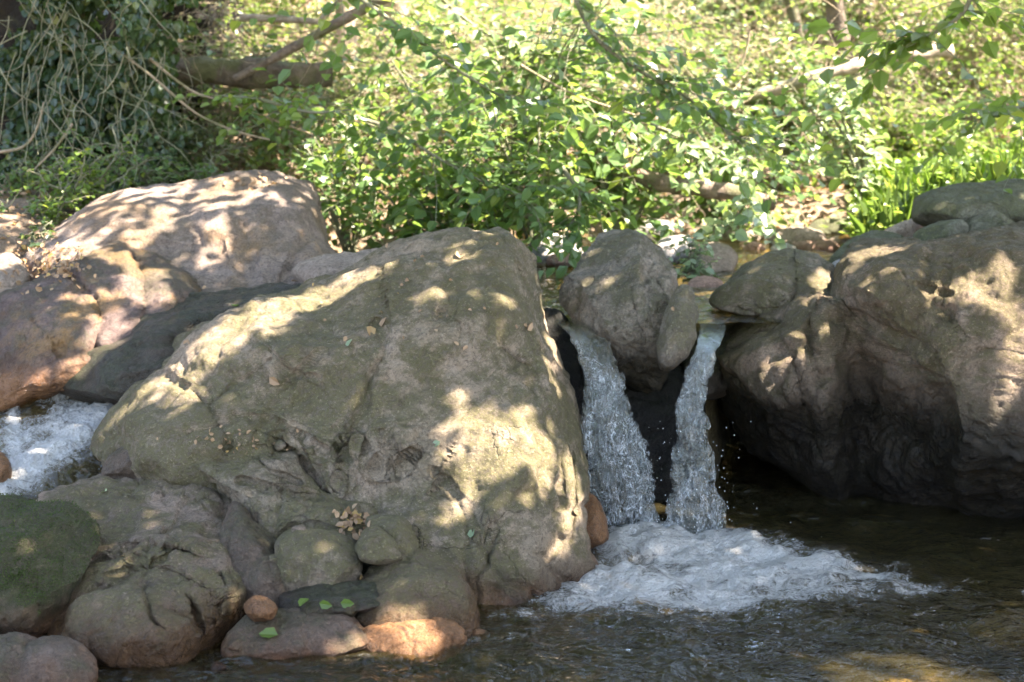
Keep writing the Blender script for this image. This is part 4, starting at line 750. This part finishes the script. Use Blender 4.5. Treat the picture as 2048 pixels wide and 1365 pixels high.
def litter():
    n = 15000; P = np.stack([rng.uniform(-5, 6, n), rng.uniform(8.0, 17, n), np.zeros(n)], -1); m2 = 1500; Q = np.stack([rng.uniform(-3.4, -1.3, m2), rng.uniform(6.0, 7.8, m2), np.zeros(m2)], -1); P = np.concatenate([P, Q]); n = len(P)
    P[:, 2] = gz(P[:, 0], P[:, 1]) + .05 * fbm(P * np.array([1.5, 1.5, 0]), 4, 3) + rng.uniform(.0, .05, n)
    o = leaves('leaf_litter', P, rng.normal(0, 1, (n, 3)) * np.array([1, 1, .3]), rng.normal(0, .45, (n, 3)) + np.array([0, 0, 1]), np.where(np.arange(n) < n - m2, rng.uniform(.03, .075, n), rng.uniform(.02, .042, n)), LM['dry']); tag(o, 'brown leaf litter covering the slope', 'leaf litter', kind='stuff')
    n = 9000; P = np.stack([rng.uniform(-5, 6, n), rng.uniform(8.4, 17, n), np.zeros(n)], -1); P = P[fbm(P * .9, 3, 61) > -.05]; n = len(P); P[:, 2] = gz(P[:, 0], P[:, 1]) + rng.uniform(.03, .22, n)
    o = leaves('undergrowth', P, rng.normal(0, 1, (n, 3)) * np.array([1, 1, .3]), rng.normal(0, .5, (n, 3)) + np.array([0, 0, 1]), rng.uniform(.03, .06, n), LM['bush']); tag(o, 'creeping green undergrowth on the slope', 'undergrowth', kind='stuff')
litter()
# --- green plants on the ledge behind the pale boulder
for k, (px, py, Y, h, wd, m, lb) in enumerate([(110, 470, 6.75, .22, .30, 'bright', 'bright green leafy plant at the left above the purple boulder'), (40, 420, 7.1, .16, .30, 'hazel', 'small dark leafed plant near the left edge under the ivy'),
        (190, 405, 7.0, .20, .34, 'bright', 'feathery green plant at the left end of the pale boulder'), (300, 385, 7.3, .12, .40, 'hazel', 'low green sprigs along the top of the pale boulder'), (85, 510, 6.4, .12, .14, 'ivy', 'dark sprig in the crack behind the purple boulder'), (395, 375, 7.4, .12, .3, 'hazel', 'faint green sprigs right of the feathery plant'),
        (150, 420, 6.9, .20, .36, 'bright', 'lime green plant between the feathery plant and the left edge plants'), (20, 470, 6.7, .14, .34, 'hazel', 'low dark leafed plant at the very left edge over the ochre rock'), (250, 370, 7.3, .26, .5, 'hazel', 'dense fern like plant at the foot of the ivy wall'),
        (90, 385, 7.3, .24, .5, 'hazel', 'shaded leafy plant directly under the broken hanging stick'), (420, 345, 7.7, .3, .6, 'bush', 'brownish leafy plant behind the top of the pale boulder'), (340, 350, 7.6, .3, .5, 'ivy', 'dark leafy plant behind the pale boulder next to the ivy')]):
    shrub('leafy_plant', lb, pix(px, py, Y), h, wd, 10, 60, 5, .035, m, cat='plant', flat=.5, twl=.35)
# --- unseen canopy overhead and to the right, its gaps shaped to throw the dappled shade
bpy.context.view_layer.update(); dg = bpy.context.evaluated_depsgraph_get()
def hit(px, py):
    d = pix(px, py, 5.) - CAM; d /= np.linalg.norm(d); ok, loc, nn, idx, ob, mx = scene.ray_cast(dg, Vector(CAM), Vector(d), distance=30)
    return (np.array(loc), np.array(nn), ob) if ok else (None, None, None)
HOLES = [(370, 745, 32), (430, 695, 44), (495, 660, 46), (560, 625, 42), (625, 600, 38), (690, 574, 30), (755, 548, 26), (1085, 600, 22), (1100, 660, 24), (1112, 720, 22), (1124, 780, 20), (1000, 470, 18), (930, 515, 18), (880, 600, 14),
         (1052, 872, 60), (1020, 905, 36), (1085, 925, 34), (960, 985, 32), (1152, 950, 18), (1150, 1030, 18), (1140, 1095, 18), (940, 845, 20), (410, 790, 20), (1010, 600, 12),
         (250, 510, 26), (285, 560, 34), (335, 590, 26), (250, 650, 28), (180, 502, 20), (20, 522, 24), (215, 700, 18), (95, 775, 12), (200, 600, 18),
         (1730, 502, 32), (1785, 500, 30), (1722, 575, 26), (1760, 600, 26), (1800, 620, 26), (1845, 640, 24), (1905, 610, 18), (1950, 560, 20), (2020, 560, 26), (1855, 695, 22), (1925, 655, 18), (2035, 640, 28), (1955, 755, 32), (2010, 800, 34), (1990, 700, 22), (1648, 592, 6), (1565, 742, 15), (1480, 762, 6), (1960, 820, 26), (2040, 720, 22),
         (800, 1275, 40), (870, 1275, 34), (770, 1235, 16), (1265, 1100, 9), (1350, 1112, 6), (1540, 1142, 7), (1800, 1352, 80), (1890, 1350, 80), (660, 1110, 9), (300, 1090, 10)]
HP = []; 
for a, b, r in HOLES:
    l, n_, ob = hit(a, b)
    if l is not None: HP.append((*l, r / FPX * l[1] * 1.05))
HP = np.array(HP)
def canopy():
    root = empty('unseen_shade_tree', (6.2, 1.0, 0.6)); tb = Tubes(); trunk = walk((6.2, 1.0, .4), (-.05, .05, 1), 5.2, 10, .05)
    tb.add(trunk, .19, .11, 14, .2, 5); hubs = []
    for k in range(26):
        i = rng.integers(5, 11); tgt = np.array([rng.uniform(-1.5, 6), rng.uniform(1.0, 8.5), 0.7]) + SUN * rng.uniform(3.6, 4.8)
        s = trunk[i]; t = np.linspace(0, 1, 14)[:, None]; pth = s + (tgt - s) * t + np.array([0, 0, .6]) * np.sin(t * math.pi) + np.cumsum(rng.normal(0, .03, (14, 3)), 0) * t
        d = pth - SUN * ((pth[:, 2:3] - .7) / SUN[2])
        tb.add(pth, .035, .006, 6)
    tb.build('trunk', BK['dark'], root)
    def lay(n, x0, x1, y0, y1, keepf, size=(.07, .115), tlo=3.3, thi=4.8):
        Q = np.stack([rng.uniform(x0, x1, n), rng.uniform(y0, y1, n), np.full(n, .7)], -1); Q = Q[rng.random(n) < keepf(Q)]
        n = len(Q); P = Q + SUN * rng.uniform(tlo, thi, (n, 1)); return P, rng.uniform(*size, n)
    def kf(Q):
        x, y = Q[:, 0], Q[:, 1]
        k = 1. - .82 * sstep(5.7, 6.2, y) * sstep(-.9, -1.4, x) * sstep(7.1, 6.8, y)
        return k
    A = lay(60000, -3.4, 4.6, 2.6, 7.2, kf)
    B = lay(11000, -6.5, 6.5, 7.2, 17.0, lambda Q: np.where(fbm(Q * 1.1, 3, 77) > .2, .95, .0) * (1 + 0 * Q[:, 0]), (.08, .13))
    C = lay(11000, -5, -1.5, 6.9, 9.2, lambda Q: 1. + 0 * Q[:, 0])
    P = np.concatenate([A[0], B[0], C[0]]); S = np.concatenate([A[1], B[1], C[1]])
    ok = np.ones(len(P), bool)
    for h in HP:
        v = P + 0 - h[:3]; t = v @ SUN; d = np.linalg.norm(v - t[:, None] * SUN, axis=1); ok &= ~((d < h[3] * 1.25 + S * .4) & (t > 0))  # crown opened along sun rays so light lands on chosen patches
    P, S = P[ok], S[ok]
    G = np.concatenate([np.array([pixz(a, b, 0.) for a, b in zip(np.linspace(1440, 1860, 24), np.linspace(1030, 1094, 24))]), np.array([pixz(a, b, -.3) for a, b in zip(np.linspace(1440, 1740, 18), np.linspace(1215, 1262, 18))])])
    Gp = np.repeat(G, 13, 0) + rng.normal(0, .018, (len(G) * 13, 3)) + SUN * rng.uniform(3.4, 5.2, (len(G) * 13, 1)); P = np.concatenate([P, Gp]); S = np.concatenate([S, rng.uniform(.06, .09, len(Gp))]); n = len(P)  # extra unseen leaves added on sun rays to block stray light strips
    leaves('foliage', P - np.array([.04, 0, 0]), rng.normal(0, 1, (n, 3)) * np.array([1, 1, .3]), rng.normal(0, .35, (n, 3)) + np.array([0.1, 0, 1]), S, LM['hazel'], root)
    tag(root, 'unseen broadleaved tree with its crown shaped to shade the boulders from above', 'tree')
canopy()
# --- fallen leaves
def fallen(px, py, size, mat, label, group=None, name='fallen_leaf'):
    l, n_, ob = hit(px, py)
    if l is None: return
    N = n_ + rng.normal(0, .25, 3); U = np.cross(N, rng.normal(0, 1, 3))
    o = leaves(name, (l + n_ * .006)[None], U[None], N[None], np.array([size]), mat, origin=l); tag(o, label, 'leaf', group)
for px, py, s, m, lb in [(920, 520, .05, 'dry', 'curled brown leaf near the top of the huge boulder'), (740, 655, .05, 'dry', 'dry brown leaf in the upper hollow of the huge boulder'), (765, 655, .045, 'dry', 'dry leaf just right of another in the upper hollow of the huge boulder'),
        (1052, 662, .04, 'dry', 'folded tan leaf near the sunny right edge of the huge boulder'), (705, 680, .04, 'pale', 'yellow green leaf in the middle hollow of the huge boulder'), (540, 755, .045, 'dry', 'brown leaf on the left shoulder of the huge boulder'),
        (942, 1078, .035, 'pale', 'tiny yellow leaf low on the huge boulder'), (465, 615, .05, 'bright', 'light green leaf on the dark boulder behind'), (557, 1273, .06, 'bright', 'round green leaf on the wet brown slab'),
        (722, 1153, .05, 'dry', 'pale papery leaf below the squared block'), (138, 545, .07, 'dry', 'orange brown leaf above the purple boulder'), (215, 985, .03, 'pale', 'tiny yellow leaf on the wet brown rock top'),
        (378, 680, .04, 'dry', 'brown leaf on the left slope of the huge boulder near the dark boulder'), (615, 1200, .045, 'bright', 'green leaf of a fallen sprig on the low mossy stone'), (640, 1205, .04, 'bright', 'second green leaf right beside the fallen sprig'), (682, 1208, .04, 'bright', 'lone narrow green leaf right of the fallen sprig'),
        (880, 885, .035, 'pale', 'small yellow leaf on the lower face of the huge boulder'), (595, 565, .035, 'dry', 'leaf on the ridge between the dark boulder and the huge boulder')]:
    fallen(px, py, s, LM[m], lb)
def heap(px, py, sx, sy, n, label, mat='dry', size=.028):
    P = []; N = []
    for k in range(n):
        l, nn, ob = hit(px + rng.normal(0, sx), py + rng.normal(0, sy))
        if l is not None: P.append(l + nn * rng.uniform(.003, .02)); N.append(nn + rng.normal(0, .6, 3))
    P = np.array(P); N = np.array(N); tag(leaves('leaf_heap', P, np.cross(N, rng.normal(0, 1, (len(P), 3))), N, rng.uniform(.5, 1.1, len(P)) * size, LM[mat]), label, 'leaf litter', kind='stuff')
heap(705, 1045, 15, 11, 70, 'heap of dry leaves caught between the ledge slab and the wedge stone')
heap(100, 530, 42, 22, 200, 'brown leaf litter caught behind the purple boulder', size=.032)
heap(840, 600, 160, 70, 34, 'dry crumbs of leaves sprinkled over the top of the huge boulder', size=.022)
heap(515, 370, 30, 8, 22, 'dry leaves on the crest of the pale boulder', size=.04)
heap(480, 880, 60, 12, 30, 'small dry leaves along the ledge crack', size=.02)
